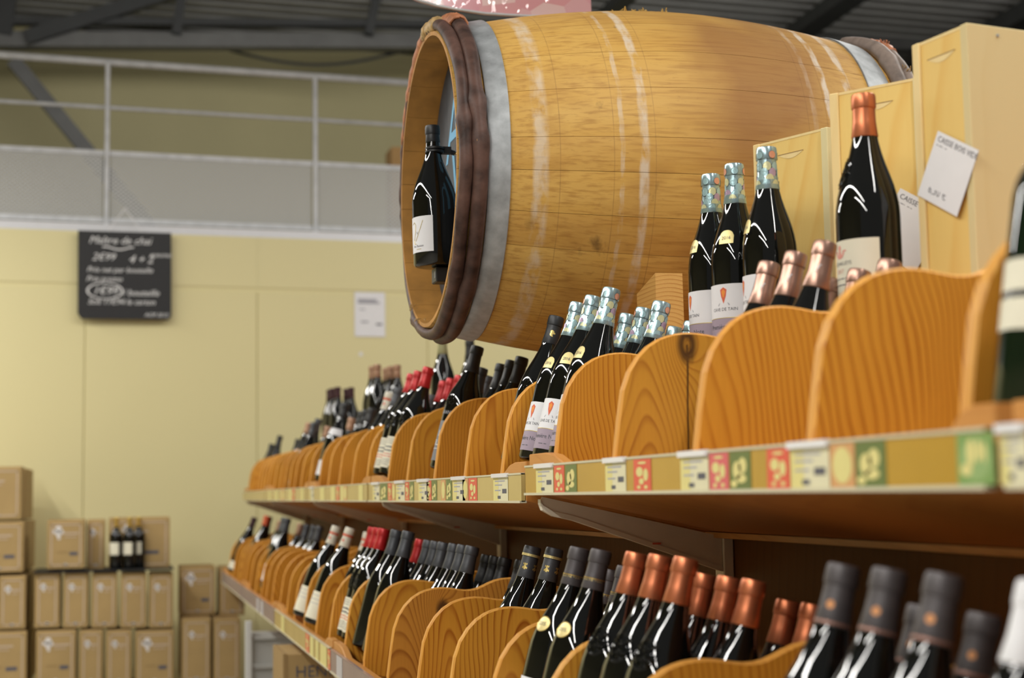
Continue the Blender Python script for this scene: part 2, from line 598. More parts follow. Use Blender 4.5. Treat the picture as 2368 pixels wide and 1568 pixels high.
fl = MB().box((-7, -4, -1.55), (16, 26, -1.5), M_floor).obj('floor')
tag(fl, kind='structure')
WR = Matrix.Rotation(R(4), 4, 'Z')
WY = 9.45
WM = Matrix.Translation((0, WY, 0)) @ WR          # wall frame: x along the wall, -y towards the shop
def wl(px, py, dy=0):                             # point of the wall plane seen at a pixel -> wall-local x, z
    d = CR * (px - W / 2) / F - CU * (py - H / 2) / F + CF
    nrm = WR @ Vector((0, 1, 0))
    p0 = Vector((0, WY, 0)) + nrm * dy
    q = d * (p0.dot(nrm) / d.dot(nrm))
    return WM.inverted() @ q
wall = empty('wall_back', M=WM)
tag(wall, kind='structure')
ztop = 1.585
zseam = wl(480, 667).z
xs = [-6, wl(-205, 900).x, wl(195, 900).x, wl(595, 900).x, wl(990, 900).x, wl(1390, 900).x, 2.9, 4.0, 5.1, 6.2, 8]
for a, b_ in zip(xs[:-1], xs[1:]):
    MB().box((a + .0012, 0, -1.5), (b_ - .0012, .08, zseam - .012), M_wall, ch=.004).obj('panel', wall)
    MB().box((a + .0005, 0, zseam + .012), (b_ - .0005, .08, ztop), M_wall, ch=.0).obj('upper_panel', wall)
MB().box((-6, .006, zseam - .02), (8, .07, zseam + .02), M_wall).obj('joint_strip', wall)
MB().box((-6, .03, -1.5), (8, .09, ztop - .02), M_wall).obj('backing_board', wall)
gl = MB().box((-6, .02, ztop), (8, .5, ztop + .052), plain('pale_metal_fascia', (.62, .62, .64), .4, .3)).obj('edge_fascia', wall)
deck = MB().box((-6, .5, ztop), (8, 4.2, ztop + .05), M_galv).obj('mezzanine_deck', wall)

wu = MB()
wu.box((-8, 0, -1.5), (5.2, .1, 4.25), M_wall2)
wup = wu.obj('wall_upper_back')
wup.matrix_world = Matrix.Translation((0, 14.35, EZ)) @ WR
tag(wup, kind='structure')
for nm, lo, hi in (('wall_far_right', (15, 0, -1.5), (15.1, 26, 6)), ('wall_far_end', (-8, 26, -1.5), (16, 26.1, 6)), ('wall_left', (-7.1, -4, -1.5), (-7, 26, 6))):
    o = MB().box(lo, hi, M_wall2).obj(nm)
    tag(o, kind='structure')
# corrugated roof
rf = MB()
vs, fs = [], []
n = 150
for i in range(n):
    y = 6 + i * .2
    for dy, dz in ((0, 0), (.07, 0), (.1, .05), (.17, .05)):
        vs += [(-8, y + dy, 4.36 + dz), (16, y + dy, 4.36 + dz)]
for i in range(len(vs) // 2 - 1):
    fs.append((2 * i, 2 * i + 1, 2 * i + 3, 2 * i + 2))
rf.add(vs, fs, M_roof)
roof = rf.obj('ceiling')
roof.rotation_euler = (0, 0, R(3))
tag(roof, kind='structure')

# roof steelwork
def bar(mb, a, b, w_, h_, mat):
    a, b = Vector(a), Vector(b)
    d = (b - a)
    L = d.length
    q = d.to_track_quat('X', 'Z').to_matrix().to_4x4()
    mb.box((0, -w_ / 2, -h_ / 2), (L, w_ / 2, h_ / 2), mat, Matrix.Translation(a) @ q)
    return mb
YB = 13.3
e = empty('roof_truss', at(400, 98, YB))
tag(e, 'grey steel roof beam with posts and diagonal crossing above the railing', 'roof truss')
o0 = Vector(e.location) - Vector((0, 0, EZ))
def tpart(name, a, b, w_, h_, mat, parent=e, org=o0):
    m_ = MB()
    bar(m_, Vector(a) - org, Vector(b) - org, w_, h_, mat)
    return m_.obj(name, parent)
tpart('beam', at(-400, 92, YB), at(2600, 105, YB + 0.3), .14, .13, M_beam)
tpart('top_chord', at(-400, 47, YB), at(1500, 60, YB), .1, .06, M_beamd)
for x0, x1 in ((5, 20), (408, 424), (852, 878)):
    tpart('post', at(x0, 80, YB - .02), at(x1, -40, YB - .02), .09, .08 if x0 > 10 else .16, M_beamd)
tpart('diagonal', at(60, 88, YB - .05), at(420, -25, YB - .05), .1, .12, M_beamd)
tpart('lower_brace', at(30, 140, YB + .3), at(350, 530, YB + .3), .1, .12, M_beam)
for i, (X, zz, hh, ww, lb) in enumerate(((7.75, 4.18, .16, .30, 'thick dark roof rafter above the tall pale wooden box'), (5.95, 4.2, .12, .22, 'dark roof rafter rising beside the pale blue light streak'), (4.05, 4.2, .1, .14, 'thin dark roof rafter just right of the pink hanging sign'))):
    a, b = Vector((X, 7.5, zz)), Vector((X + .3, 25, zz))
    m_ = MB()
    bar(m_, a, b, ww, hh, M_beamd)
    tag(m_.obj('roof_rafter'), lb, 'rafter', 'roof rafters')
m_ = MB(); bar(m_, at(2160, 5, 15.5), at(2260, 90, 15.5), .07, .06, M_beamd)
tag(m_.obj('roof_brace'), 'thin dark cross brace meeting the thick rafter at the top right', 'brace')
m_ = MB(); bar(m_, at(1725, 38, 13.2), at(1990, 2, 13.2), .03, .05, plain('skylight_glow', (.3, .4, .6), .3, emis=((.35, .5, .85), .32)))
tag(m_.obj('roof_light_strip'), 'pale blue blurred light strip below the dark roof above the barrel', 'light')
m_ = MB()
pts = []
for i in range(25):
    t = i / 24
    pts.append(at(530 + 450 * t, 116 + 34 * math.sin(math.pi * min(1, t * 1.1)) , 13.6))
m_.tube(pts, .014, M_beamd, 6)
tag(m_.obj('hanging_cable', smooth=True), 'thin dark cable sagging below the grey beam left of the barrel', 'cable')

# ------------------------------------------------------------------ mezzanine railing
def perf():
    m, n, l, b = new_mat('perforated_galvanised')
    tc = n.new('ShaderNodeTexCoord')
    sep = n.new('ShaderNodeSeparateXYZ')
    l.new(tc.outputs['Object'], sep.inputs[0])
    sx = mth(n, l, 'SINE', mth(n, l, 'MULTIPLY', sep.outputs[0], 210))
    sz = mth(n, l, 'SINE', mth(n, l, 'MULTIPLY', sep.outputs[2], 260))
    hole = mth(n, l, 'GREATER_THAN', mth(n, l, 'MULTIPLY', sx, sz), .42)
    b.inputs['Base Color'].default_value = (.46, .46, .44, 1)
    b.inputs['Roughness'].default_value = .5
    b.inputs['Metallic'].default_value = .3
    l.new(mth(n, l, 'SUBTRACT', 1, hole), b.inputs['Alpha'])
    return m
M_perf = perf()
rl = empty('mezzanine_railing', M=WM @ Matrix.Translation((0, .15, ztop + .1)))
tag(rl, 'grey galvanised railing with perforated kick panel above the yellow wall', 'railing')
def rz(y, x=470): return wl(x, y, .15).z - ztop - .1
MB().tube([(-6, 0, rz(159)), (8, 0, rz(159))], .022, M_galv, 10).obj('top_rail', rl, True)
MB().tube([(-6, 0, rz(262)), (8, 0, rz(262))], .013, M_galv, 8).obj('middle_rail', rl, True)
for px in (-720, -235, 247, 728, 1209, 1690):
    x = wl(px, 350, .15).x
    MB().box((x - .014, -.025, -.1), (x + .014, .0, rz(159)), M_galv, ch=.003).obj('post', rl)
xl = [wl(px, 350, .15).x for px in (-720, -235, 247, 728, 1209, 1690)]
for a, b_ in zip(xl[:-1], xl[1:]):
    MB().box((a + .02, .0, rz(519)), (b_ - .02, .004, rz(366)), M_perf).obj('perforated_panel', rl)
MB().box((-6, -.006, rz(371)), (8, .012, rz(360)), M_galv).obj('panel_top_trim', rl)
MB().box((-6, -.006, rz(524)), (8, .012, rz(512)), M_galv).obj('panel_bottom_trim', rl)
# carton on the mezzanine
p = at(925, 374, 10.6)
b = MB().box((-.08, 0, -(p.z - ztop - .055)), (.22, .25, .105), plain('orange_carton', (.46, .27, .10), .8)); 
cb_ = b.obj('cardboard_box'); cb_.location = (p.x + .02, p.y, p.z + EZ + .0)
tag(cb_, 'small tan cardboard box behind the railing at the barrel\'s left edge', 'box')

# ------------------------------------------------------------------ chalkboard, wall papers
def wall_fn(d):
    return lambda x, y: (x, -d, y)
c0 = wl(289, 637, -.05)
BM = WM @ Matrix.Translation(c0) @ Matrix.Rotation(R(-.4), 4, 'Y')
cbd = empty('chalkboard', M=BM)
tag(cbd, 'square black chalkboard with handwritten white prices hanging on the yellow wall', 'chalkboard')
hw = (wl(397, 640, -.05).x - wl(181, 640, -.05).x) / 2
MB().prism([(-hw + .02, -hw * .97), (hw - .015, -hw * .97), (hw, -hw * .97 + .02), (hw, hw * .97), (-hw, hw * .97), (-hw, -hw * .97 + .03)], -.008, .008, M_black).obj('slate', cbd)
fn = wall_fn(.0095)
for s_, sz, x, y in (('Maître de chai', .062, -.03, .205), ('2€99', .06, -.125, .105), ('4 + 2', .066, .09, .095), ('gratuites', .036, .205, .125), ('Prix net par bouteille', .044, -.03, .03), ('Prix promo', .044, -.12, -.025), ('1€99', .065, -.115, -.095), ('/ bouteille', .052, .09, -.105), ('Soit 11€94 le carton', .046, -.02, -.16), ('AOP 2015', .032, .18, -.235)):
    t = MB()
    add_text(t, s_, sz, M_whiteink, fn, shear=.35, cx=x, cy=y)
    t.obj('chalk_writing', cbd)
t = MB()
ellipse(t, -.115, -.095, .105, .05, M_whiteink, fn, 28, .90)
t.obj('chalk_ring', cbd)
t = MB()
for i in range(10):
    a, b_ = -.13 + i * .018, -.13 + (i + 1) * .018
    f1, f2 = .16 + .008 * math.sin(i * .7 + 1), .16 + .008 * math.sin((i + 1) * .7 + 1)
    poly2(t, [(a, f1 - .004), (b_, f2 - .004), (b_, f2 + .004), (a, f1 + .004)], M_whiteink, fn)
t.obj('chalk_flourish', cbd)
s = MB()
top = (wl(290, 482, -.05) - c0)
for sx in (-.1, .1):
    s.tube([(sx, 0, hw * .96), (top.x, 0, top.z)], .0035, M_tape, 5)
s.obj('hanging_string', cbd)

def paper(px0, py0, px1, py1, label, name='paper_notice', lines=True):
    a, b_ = wl(px0, py1, -.004), wl(px1, py0, -.004)
    e_ = empty(name, M=WM @ Matrix.Translation(((a.x + b_.x) / 2, -.004, (a.z + b_.z) / 2)))
    tag(e_, label, 'paper')
    w2, h2 = (b_.x - a.x) / 2, (b_.z - a.z) / 2
    MB().box((-w2, -.002, -h2), (w2, 0, h2), M_white).obj('sheet', e_)
    if lines:
        fn = wall_fn(.0035)
        for q in ((-.78, .58, .45, .70, M_inkl), (-.78, .48, .65, .57, M_inkl), (-.7, .2, -.3, .25, M_inkl), (-.6, -.38, -.1, -.30, M_inkl), (.4, -.48, .8, -.40, M_ink)):
            t = MB()
            rect(t, w2 * q[0], h2 * q[1], w2 * q[2], h2 * q[3], q[4], fn)
            t.obj('printed_line', e_)
paper(820, 677, 890, 778, 'white printed price notice taped to the yellow wall left of the barrel')
paper(1098, 690, 1136, 782, 'white sheet on the yellow wall, its edge peeping out under the barrel', lines=False)
mb = MB(); mb.add([(-.012, 0, -.012), (.014, 0, -.01), (.01, 0, .014), (-.008, 0, .012)], [(0, 1, 2, 3)], M_white)
bit = mb.obj('paper_scrap'); bit.matrix_world = Matrix.Translation((0, 0, EZ)) @ WM @ Matrix.Translation(wl(834, 819, -.003))
tag(bit, 'tiny white paper scrap on the wall below the printed notice', 'scrap')

# ------------------------------------------------------------------ wine cartons by the wall
def carton(name, px0, py0, px1, py1, Y, label, group, wide=False, depth=.28, cut=False, dark=False):
    a, b_ = at(px0, py1, Y), at(px1, py0, Y)
    w_, h_ = b_.x - a.x, b_.z - a.z
    e_ = empty(name, M=Matrix.Translation((a.x, Y, a.z)))
    tag(e_, label, 'carton', group)
    m_ = MB().box((0, 0, 0), (w_, depth, h_), M_cardb, ch=.004)
    m_.obj('carton_body', e_)
    fl_ = MB()
    fl_.box((.002, .004, h_ - .002), (w_ - .002, depth / 2 - .002, h_ + .0035), M_cardd)
    fl_.box((.002, depth / 2 + .002, h_ - .002), (w_ - .002, depth - .004, h_ + .0035), M_cardd)
    fl_.obj('top_flaps', e_)
    t = MB()
    fn = lambda x, y: (x, -.0012, y)
    i = .018
    for q in ((i, i, w_ - i, i + .006), (i, h_ - i - .006, w_ - i, h_ - i), (i, i, i + .006, h_ - i), (w_ - i - .006, i, w_ - i, h_ - i)):
        rect(t, *q, M_cardp, fn)
    k = 1.0 if wide else .62
    cx, cz = .30 * w_ if wide else .34 * w_, h_ * .74
    for dx, dz, r_ in ((0, .02, .018), (-.016, .008, .012), (.014, .006, .012), (0, -.008, .013), (.003, -.026, .008)):
        ellipse(t, cx + dx * k, cz + dz * k, r_ * k, r_ * k, M_cardw, fn, 10)
    rect(t, cx + .022 * k, cz - .006, min(w_ - .03, cx + .11 * k), cz + .003, M_cardp, fn)
    rect(t, cx + .03 * k, cz - .022, min(w_ - .04, cx + .09 * k), cz - .017, M_cardp, fn)
    if wide:
        rect(t, .25 * w_, h_ * .34, .55 * w_, h_ * .355, M_cardd, fn)
        rect(t, .6 * w_, h_ * .28, .82 * w_, h_ * .35, M_ink, fn)
    ellipse(t, w_ * .5, i + .004, .012, .007, M_cardw, fn, 8)
    t.obj('carton_print', e_)
    return e_
GA, GB, GC = 'cartons in the left stack', 'cartons in the middle stack', 'cartons in the right stack'
YC = 8.35
carton('wine_carton', -60, 1080, 50, 1203, YC, 'top carton of the stack at the left edge of the picture', GA)
carton('wine_carton', -60, 1207, 55, 1326, YC, 'second carton down in the stack at the left edge', GA, True)
carton('wine_carton', -62, 1332, -8, 1456, YC, 'hidden neighbour carton left of the third one in the left edge stack', GA)
carton('wine_carton', -4, 1332, 60, 1456, YC, 'narrow third carton down in the stack at the left edge', GA)
carton('wine_carton', -60, 1460, 62, 1590, YC, 'wide bottom carton in the stack at the left edge', GA, True)
for i, (xr, ya, yb, lb) in enumerate(((50, 1080, 1203, 'top'), (55, 1207, 1326, 'second'), (60, 1332, 1456, 'third'), (62, 1460, 1590, 'bottom'))):
    for k in (1, 2):
        p0, p1 = at(xr, yb, YC), at(xr, ya, YC)
        m_ = MB().box((p0.x - .3, YC + .29 * k, p0.z), (p0.x + .004 * k, YC + .29 * k + .28, p1.z), M_cardb, ch=.004)
        tag(m_.obj('wine_carton'), 'carton %s behind the %s level of the left edge stack' % (('right', 'two ranks')[k - 1], lb), 'carton', GA)
carton('wine_carton', 108, 1203, 196, 1317, YC + .02, 'wide carton on the black board, left of the three gold-capped bottles', GB, True)
carton('wine_carton', 200, 1203, 243, 1317, YC + .14, 'narrow set-back carton on the black board behind gold-capped bottles', GB)
carton('wine_carton', 250, 1197, 393, 1316, YC + .16, 'wide carton right behind the three gold-capped bottles', GB, True)
for i, (a, b_, lb) in enumerate(((79, 139, 'leftmost'), (146, 204, 'second from left'), (212, 271, 'middle'), (279, 339, 'fourth from left'), (345, 400, 'rightmost'))):
    carton('wine_carton', a, 1326, b_, 1453, YC, lb + ' of the five narrow cartons under the black board', GB)
for a, b_, wd, lb in ((82, 176, True, 'wide left carton'), (183, 238, False, 'left narrow carton'), (245, 304, False, 'right narrow carton'), (313, 402, True, 'wide right carton')):
    carton('wine_carton', a, 1457, b_, 1585, YC, lb + ' in the lowest visible row of the middle stack', GB, wd)
carton('wine_carton', 416, 1310, 498, 1424, YC + .22, 'wide upper carton in the stack beside the shelf end', GC, True)
carton('wine_carton', 508, 1312, 566, 1424, YC + .22, 'narrow upper carton beside the shelf end, half behind the lower shelf', GC)
carton('wine_carton', 420, 1430, 488, 1580, YC + .02, 'left lower carton in the stack beside the shelf end', GC, depth=.5)
carton('wine_carton', 494, 1430, 556, 1580, YC + .02, 'right lower carton in the stack beside the shelf end', GC, depth=.5)
# lower, hidden cartons carry the stacks down to the floor
for i, (a, b_, lb) in enumerate(((-62, 62, 'lowest carton carrying the left edge stack'), (82, 402, 'long lowest carton carrying the middle stack'), (420, 556, 'lowest carton carrying the right stack'))):
    p0, p1 = at(a, 1592 if i < 2 else 1586, YC), at(b_, 1592 if i < 2 else 1586, YC)
    m_ = MB().box((p0.x, YC, -1.5), (p1.x, YC + .28, p0.z), M_cardb, ch=.004)
    tag(m_.obj('base_carton'), lb + ', below the frame', 'carton')
a, b_ = at(76, 1323, YC - .02), at(402, 1318, YC - .02)
m_ = MB().box((a.x, YC - .02, a.z), (b_.x, YC + .45, b_.z + .002), M_black)
tag(m_.obj('display_board'), 'thin black board laid on the narrow cartons under the gold-capped bottles', 'board')

# ------------------------------------------------------------------ bottles
BURG = [(0, .030), (.0012, .0375), (.006, .0408), (.05, .0412), (.138, .0412), (.152, .0404), (.166, .0382), (.180, .0348), (.194, .0303), (.208, .0254), (.222, .0211), (.236, .0177), (.248, .0157), (.262, .0146), (.285, .0141), (.30, .0138)]
RHONE = [(0, .030), (.0012, .0375), (.006, .0408), (.05, .0412), (.150, .0412), (.165, .0402), (.180, .0372), (.192, .0330), (.203, .0282), (.215, .0235), (.228, .0195), (.242, .0167), (.256, .0150), (.275, .0143), (.30, .0138)]
BORD = [(0, .028), (.0012, .0345), (.006, .0375), (.05, .0378), (.186, .0378), (.198, .0362), (.208, .0325), (.216, .0270), (.224, .0208), (.232, .0168), (.242, .0150), (.26, .0142), (.30, .0138)]
def rad(prof, z):
    for (z0, r0), (z1, r1) in zip(prof[:-1], prof[1:]):
        if z0 <= z <= z1:
            return r0 + (r1 - r0) * (z - z0) / (z1 - z0)
    return prof[-1][1]
def capsule(cm, length, prof, lip=True):
    m_ = MB()
    z0 = .30 - length
    r0 = rad(prof, z0) + .0005
    rb = max(.0150, r0)
    P = [(z0, r0), (z0 + .001, r0 + .0004), (z0 + .02, max(.0150, rad(prof, z0 + .02) + .0005)), (.278, .0146)]
    P = [q for q in P if q[0] <= .279]
    P += [(.2815, .0146), (.2822, .0156), (.284, .0160), (.297, .0158), (.3005, .0150), (.3015, .0135)]
    m_.lathe(P, cm, 28)
    return m_
def cyl(prof, phi, zc, off=.0006, flip=False):
    """flat (x right, y up) -> surface of the bottle, facing local -X turned by phi (radians)"""
    def fn(x, y):
        z = zc + y
        r = rad(prof, z) + off
        a = math.pi + phi + x / max(r, .014)
        return (r * math.cos(a), r * math.sin(a), z)
    return fn
def patch(m_, prof, phi, half, z0, z1, mat, off=.0004, n=20):
    vs, fs = [], []
    zs = [z0 + (z1 - z0) * i / 3 for i in range(4)]
    for i in range(n + 1):
        a = math.pi + phi - half + 2 * half * i / n
        for z in zs:
            r = rad(prof, z) + off
            vs.append((r * math.cos(a), r * math.sin(a), z))
    for i in range(n):
        for j in range(3):
            k = i * 4 + j
            fs.append((k, k + 4, k + 5, k + 1))
    m_.add(vs, fs, mat)
def lines(m_, fn, w_, y0, rows, mat, h_=.002, gap=.0055, seed=1):
    rr = random.Random(seed)
    for i in range(rows):
        x = -w_ + rr.random() * w_ * .3
        while x < w_:
            L = rr.uniform(.003, .012)
            rect(m_, x, y0 - i * gap, min(x + L, w_), y0 - i * gap + h_, mat, fn, 3)
            x += L + rr.uniform(.001, .003)
def blobs(prof, phi, zc, rx, ry, count, mat, seed=3, ring=True):
    """embossed crest: raised beads of glass"""
    rr = random.Random(seed)
    m_ = MB()
    fn = cyl(prof, phi, zc, .0006)
    if ring:
        for k in (1, .86):
            m_.tube([fn(rx * k * math.cos(t * math.pi / 14), ry * k * math.sin(t * math.pi / 14)) for t in range(28)], .0007, mat, 5, True)
    for i in range(count):
        a, q = rr.random() * 6.283, math.sqrt(rr.random()) * .78
        c_ = Vector(fn(rx * q * math.cos(a), ry * q * math.sin(a)))
        L = rr.uniform(.001, .004)
        b_ = rr.random() * 6.283
        d_ = Vector(fn(rx * q * math.cos(a) + L * math.cos(b_), ry * q * math.sin(a) + L * math.sin(b_)))
        m_.tube([c_, (c_ + d_) / 2 + Vector((0, 0, .0004)), d_], rr.uniform(.0008, .0016), mat, 5)
    return m_

def shield(m_, fn, s=1.0):
    poly2(m_, [(-.006 * s, .008 * s), (0, .012 * s), (.006 * s, .008 * s), (.0045 * s, -.002 * s), (0, -.014 * s), (-.0045 * s, -.002 * s)], M_inkred, fn)
    poly2(m_, [(-.0035 * s, .005 * s), (0, .009 * s), (.0035 * s, .005 * s), (.001 * s, -.004 * s), (-.001 * s, -.004 * s)], M_inkorange, lambda x, y: fn(x, y))
def tile_scales(prof):
    m_ = MB()
    mats = [M_scb, M_scm, M_scb, M_scy, M_scb, M_scy]
    k = 0
    for row, z in enumerate((.270, .2605, .251, .2425)):
        for j in range(7):
            a = (j + .5 * (row % 2)) * math.pi / 3.5 + .12 * row
            if (j * 3 + row * 5) % 7 == 0:
                continue
            fn = lambda x, y, a=a, z=z: (lambda r: (r * math.cos(a + x / r), r * math.sin(a + x / r), z + y))(max(.0150, rad(prof, z) + .0005) + .00045)
            fo = lambda x, y, a=a, z=z: (lambda r: (r * math.cos(a + x / r), r * math.sin(a + x / r), z + y))(max(.0150, rad(prof, z) + .0005) + .0003)
            ellipse(m_, 0, 0, .0070, .0076, M_blackline, fo, 18)
            ellipse(m_, 0, .0008, .0064, .0068, mats[(j + row * 2) % 6], fn, 14)
            k += 1
    for j in range(5):
        a = j * 1.257
        fn = lambda x, y, a=a: (.01632 * math.cos(a + x / .0163), .01632 * math.sin(a + x / .0163), .290 + y)
        fo = lambda x, y, a=a: (.01618 * math.cos(a + x / .0163), .01618 * math.sin(a + x / .0163), .290 + y)
        ellipse(m_, 0, -.002, .0062, .0062, M_blackline, fo, 14)
        ellipse(m_, 0, -.0018, .0056, .0056, (M_sco, M_scm, M_sco, M_scb, M_sco)[j], fn, 14)
    return m_

PROTO = {}
def make_bottle(style):
    root = bpy.data.objects.new('wine_bottle', None)
    root.empty_display_size = .05
    C.objects.link(root)
    S = STYLES[style]
    prof = S.get('prof', BURG)
    gm = S.get('glass', M_glass)
    sc_ = S.get('r', 1)
    prof = [(z, r * (1 + (sc_ - 1) * min(1, max(0, (.235 - z) / .10)))) for z, r in prof]
    MB().lathe(prof, gm, 40).obj('bottle_glass', root, True, 50)
    cap = capsule(S['cap'], S.get('clen', .055), prof).obj('capsule', root, True, 40)
    S['fn'](root, prof, cap) if 'fn' in S else None
    return root
def part(m_, name, parent, smooth=True, label=None):
    o = m_.obj(name, parent, smooth, 40)
    if label: o['label'] = label
    return o

def d_blue(root, prof, cap):
    part(tile_scales(prof), 'scale_print', cap, False, 'outlined coloured fish scales on pale blue foil')
    m_ = MB()
    phi = S_PHI
    patch(m_, prof, phi, 1.35, .052, .105, M_white)
    patch(m_, prof, phi, 1.35, .016, .0515, M_mauve)
    patch(m_, prof, phi, 1.35, .0512, .0522, M_gold, .0006)
    lab = part(m_, 'front_label', root, True, 'white label with mauve lower half')
    t = MB()
    shield(t, cyl(prof, phi, .088))
    poly2(t, [(-.011, -.017), (0, .004), (.011, -.017), (.009, -.017), (0, 0), (-.009, -.017)], M_inkl, cyl(prof, phi, .088, .0005))
    add_text(t, 'CAVE DE TAIN', .0072, M_ink, cyl(prof, phi, .065))
    add_text(t, 'Première Note', .0105, M_ink, cyl(prof, phi, .038, .0007))
    lines(t, cyl(prof, phi, 0), .010, .0245, 1, M_ink, .0012)
    part(t, 'label_lettering', lab, False)
    t = MB()
    fn = cyl(prof, phi + .12, .178, .0009)
    vs = []
    for i in range(11):
        x = -.0125 + .0025 * i
        top_ = .002 + .011 * math.sqrt(max(0, 1 - (x / .0126) ** 2))
        vs += [fn(x, -.009), fn(x, (-.009 + top_) / 2), fn(x, top_)]
    t.add(vs, [(3 * i + j, 3 * i + 3 + j, 3 * i + 4 + j, 3 * i + 1 + j) for i in range(10) for j in (0, 1)], M_goldmatt)
    g = part(t, 'vintage_sticker', root, True, 'gold vintage sticker')
    t = MB(); add_text(t, '2016', .008, M_ink, cyl(prof, phi + .12, .178, .0015)); part(t, 'sticker_lettering', g, False)
S_PHI = 0.0
def d_bronze(root, prof, cap):
    t = MB(); add_text(t, 'f', .016, M_white, cyl([(0, .0152), (.3, .0152)], .5, .262, .0005), shear=.3)
    part(t, 'cap_lettering', cap, False)
    m_ = MB(); patch(m_, prof, 0, 1.2, .03, .11, M_cream); part(m_, 'front_label', root)
def d_tall(root, prof, cap):
    m_ = MB(); patch(m_, prof, 0, 1.45, .03, .1075, M_ivory)
    lab = part(m_, 'front_label', root, True, 'ivory label')
    t = MB(); fn = cyl(prof, .05, .094, .0006)
    for q in ((0, .004, .0035, .004), (0, -.003, .0038, .004), (-.005, -.006, .003, .002), (.005, -.006, .003, .002), (0, -.008, .006, .0016), (-.010, 0, .004, .0012), (.010, 0, .004, .0012), (-.008, -.003, .002, .002), (.008, -.003, .002, .002)):
        ellipse(t, *q, M_pinkink, fn, 10)
    add_text(t, 'LES CHALLEYS', .0068, M_ink, cyl(prof, .05, .078))
    add_text(t, '2017', .0075, M_pinkink, cyl(prof, .05, .068))
    lines(t, cyl(prof, .05, 0), .02, .058, 2, M_ink, .0014, .008)
    part(t, 'label_lettering', lab, False)
    part(blobs(prof, -.30, .198, .0185, .0195, 130, M_glass, 5), 'embossed_seal', root, True, 'round embossed glass seal with crest')
def d_colombe(root, prof, cap):
    m_ = MB(); patch(m_, prof, 0, 1.5, .018, .112, M_slate)
    lab = part(m_, 'front_label', root, True, 'slate grey label')
    t = MB()
    add_text(t, 'LES', .021, M_whiteink, cyl(prof, .35, .082))
    add_text(t, 'COLOMBE', .021, M_whiteink, cyl(prof, .35, .060))
    lines(t, cyl(prof, .35, 0), .028, .045, 1, M_whiteink, .0016)
    fn = cyl(prof, .8, .094)
    for q in ((0, 0, .007, .004), (-.006, .006, .004, .006), (.006, .004, .003, .007), (.003, -.006, .003, .005)):
        ellipse(t, *q, M_goldmatt, fn, 10)
    part(t, 'label_lettering', lab, False)
    part(blobs(prof, .3, .160, .021, .020, 70, M_glass, 9, False), 'embossed_crest', root, True)
    t = MB(); add_text(t, 'GRAND', .012, M_inkl, cyl(prof, .3, .132, .0008)); part(t, 'embossed_lettering', root, False)
def d_red(root, prof, cap):
    m_ = MB(); patch(m_, prof, 0, 1.45, .018, .105, M_cream)
    lab = part(m_, 'front_label', root, True, 'cream label with small rows of text')
    t = MB()
    lines(t, cyl(prof, 0, 0), .045, .098, 3, M_ink, .0015, .006, 2)
    lines(t, cyl(prof, 0, 0), .04, .074, 2, M_ink, .004, .010, 4)
    lines(t, cyl(prof, 0, 0), .04, .055, 2, M_inkred, .0025, .007, 6)
    lines(t, cyl(prof, 0, 0), .045, .040, 4, M_ink, .0014, .005, 8)
    part(t, 'label_lettering', lab, False)
    part(blobs(prof, .1, .150, .026, .026, 110, M_glass, 11, False), 'embossed_crest', root, True)
    t = MB(); ellipse(t, 0, 0, .003, .003, M_inkorange, cyl([(0, .0152), (.3, .0152)], .9, .252, .0007), 10); part(t, 'cap_dot', cap, False)
def d_plainlabel(mat, z0=.03, z1=.10, half=1.3, phi=0):
    def f(root, prof, cap):
        m_ = MB(); patch(m_, prof, phi, half, z0, z1, mat)
        lab = part(m_, 'front_label', root)
        t = MB(); lines(t, cyl(prof, phi, 0), .035, z1 - .012, 3, M_inkl, .002, .012, 5); part(t, 'label_lettering', lab, False)
    return f
def d_redband(root, prof, cap):
    t = MB(); patch(t, [(0, .0157), (.3, .0157)], 0, 3.1, .2465, .2525, M_inkred, .0003, 28); part(t, 'red_cap_band', cap, False)
    d_plainlabel(M_white, .02, .075)(root, prof, cap)
def d_neckwhite(root, prof, cap):
    d_redband(root, prof, cap)
    t = MB(); patch(t, prof, 0, 1.9, .175, .2, M_white); part(t, 'neck_label', root, True, 'white pointed neck label')
def d_whitered(root, prof, cap):
    t = MB(); patch(t, [(0, .0157), (.3, .0157)], 0, 3.14, .274, .2805, M_inkred, .0003, 28); part(t, 'red_cap_band', cap, False)
    t = MB(); poly2(t, [(0, .009), (.004, .003), (.005, -.001), (.003, -.005), (0, -.006), (-.003, -.005), (-.005, -.001), (-.004, .003)], M_inkred, cyl([(0, .0153), (.3, .0153)], .75, .258, .0006)); part(t, 'red_drop_print', cap, False)
    d_plainlabel(M_cream, .015, .095, 1.1, .2)(root, prof, cap)
def d_emblem(root, prof, cap):
    t = MB()
    for ph in (.9, 2.2, -.4):
        fn = cyl([(0, .0152), (.3, .0152)], ph, .262, .0005)
        for q in ((0, .005, .0016, .003), (-.003, .006, .001, .002), (.003, .006, .001, .002), (0, 0, .0032, .0035), (0, -.0055, .0022, .003), (-.004, -.001, .0012, .002), (.004, -.001, .0012, .002)):
            ellipse(t, *q, M_gold, fn, 8)
    patch(t, [(0, .0154), (.3, .0154)], 0, 3.14, .2475, .2485, M_gold, .0003, 28)
    patch(t, [(0, .0160), (.3, .0160)], 0, 3.14, .2825, .287, M_goldmatt, .0003, 28)
    part(t, 'gold_cap_print', cap, False)
    d_plainlabel(M_cream)(root, prof, cap)
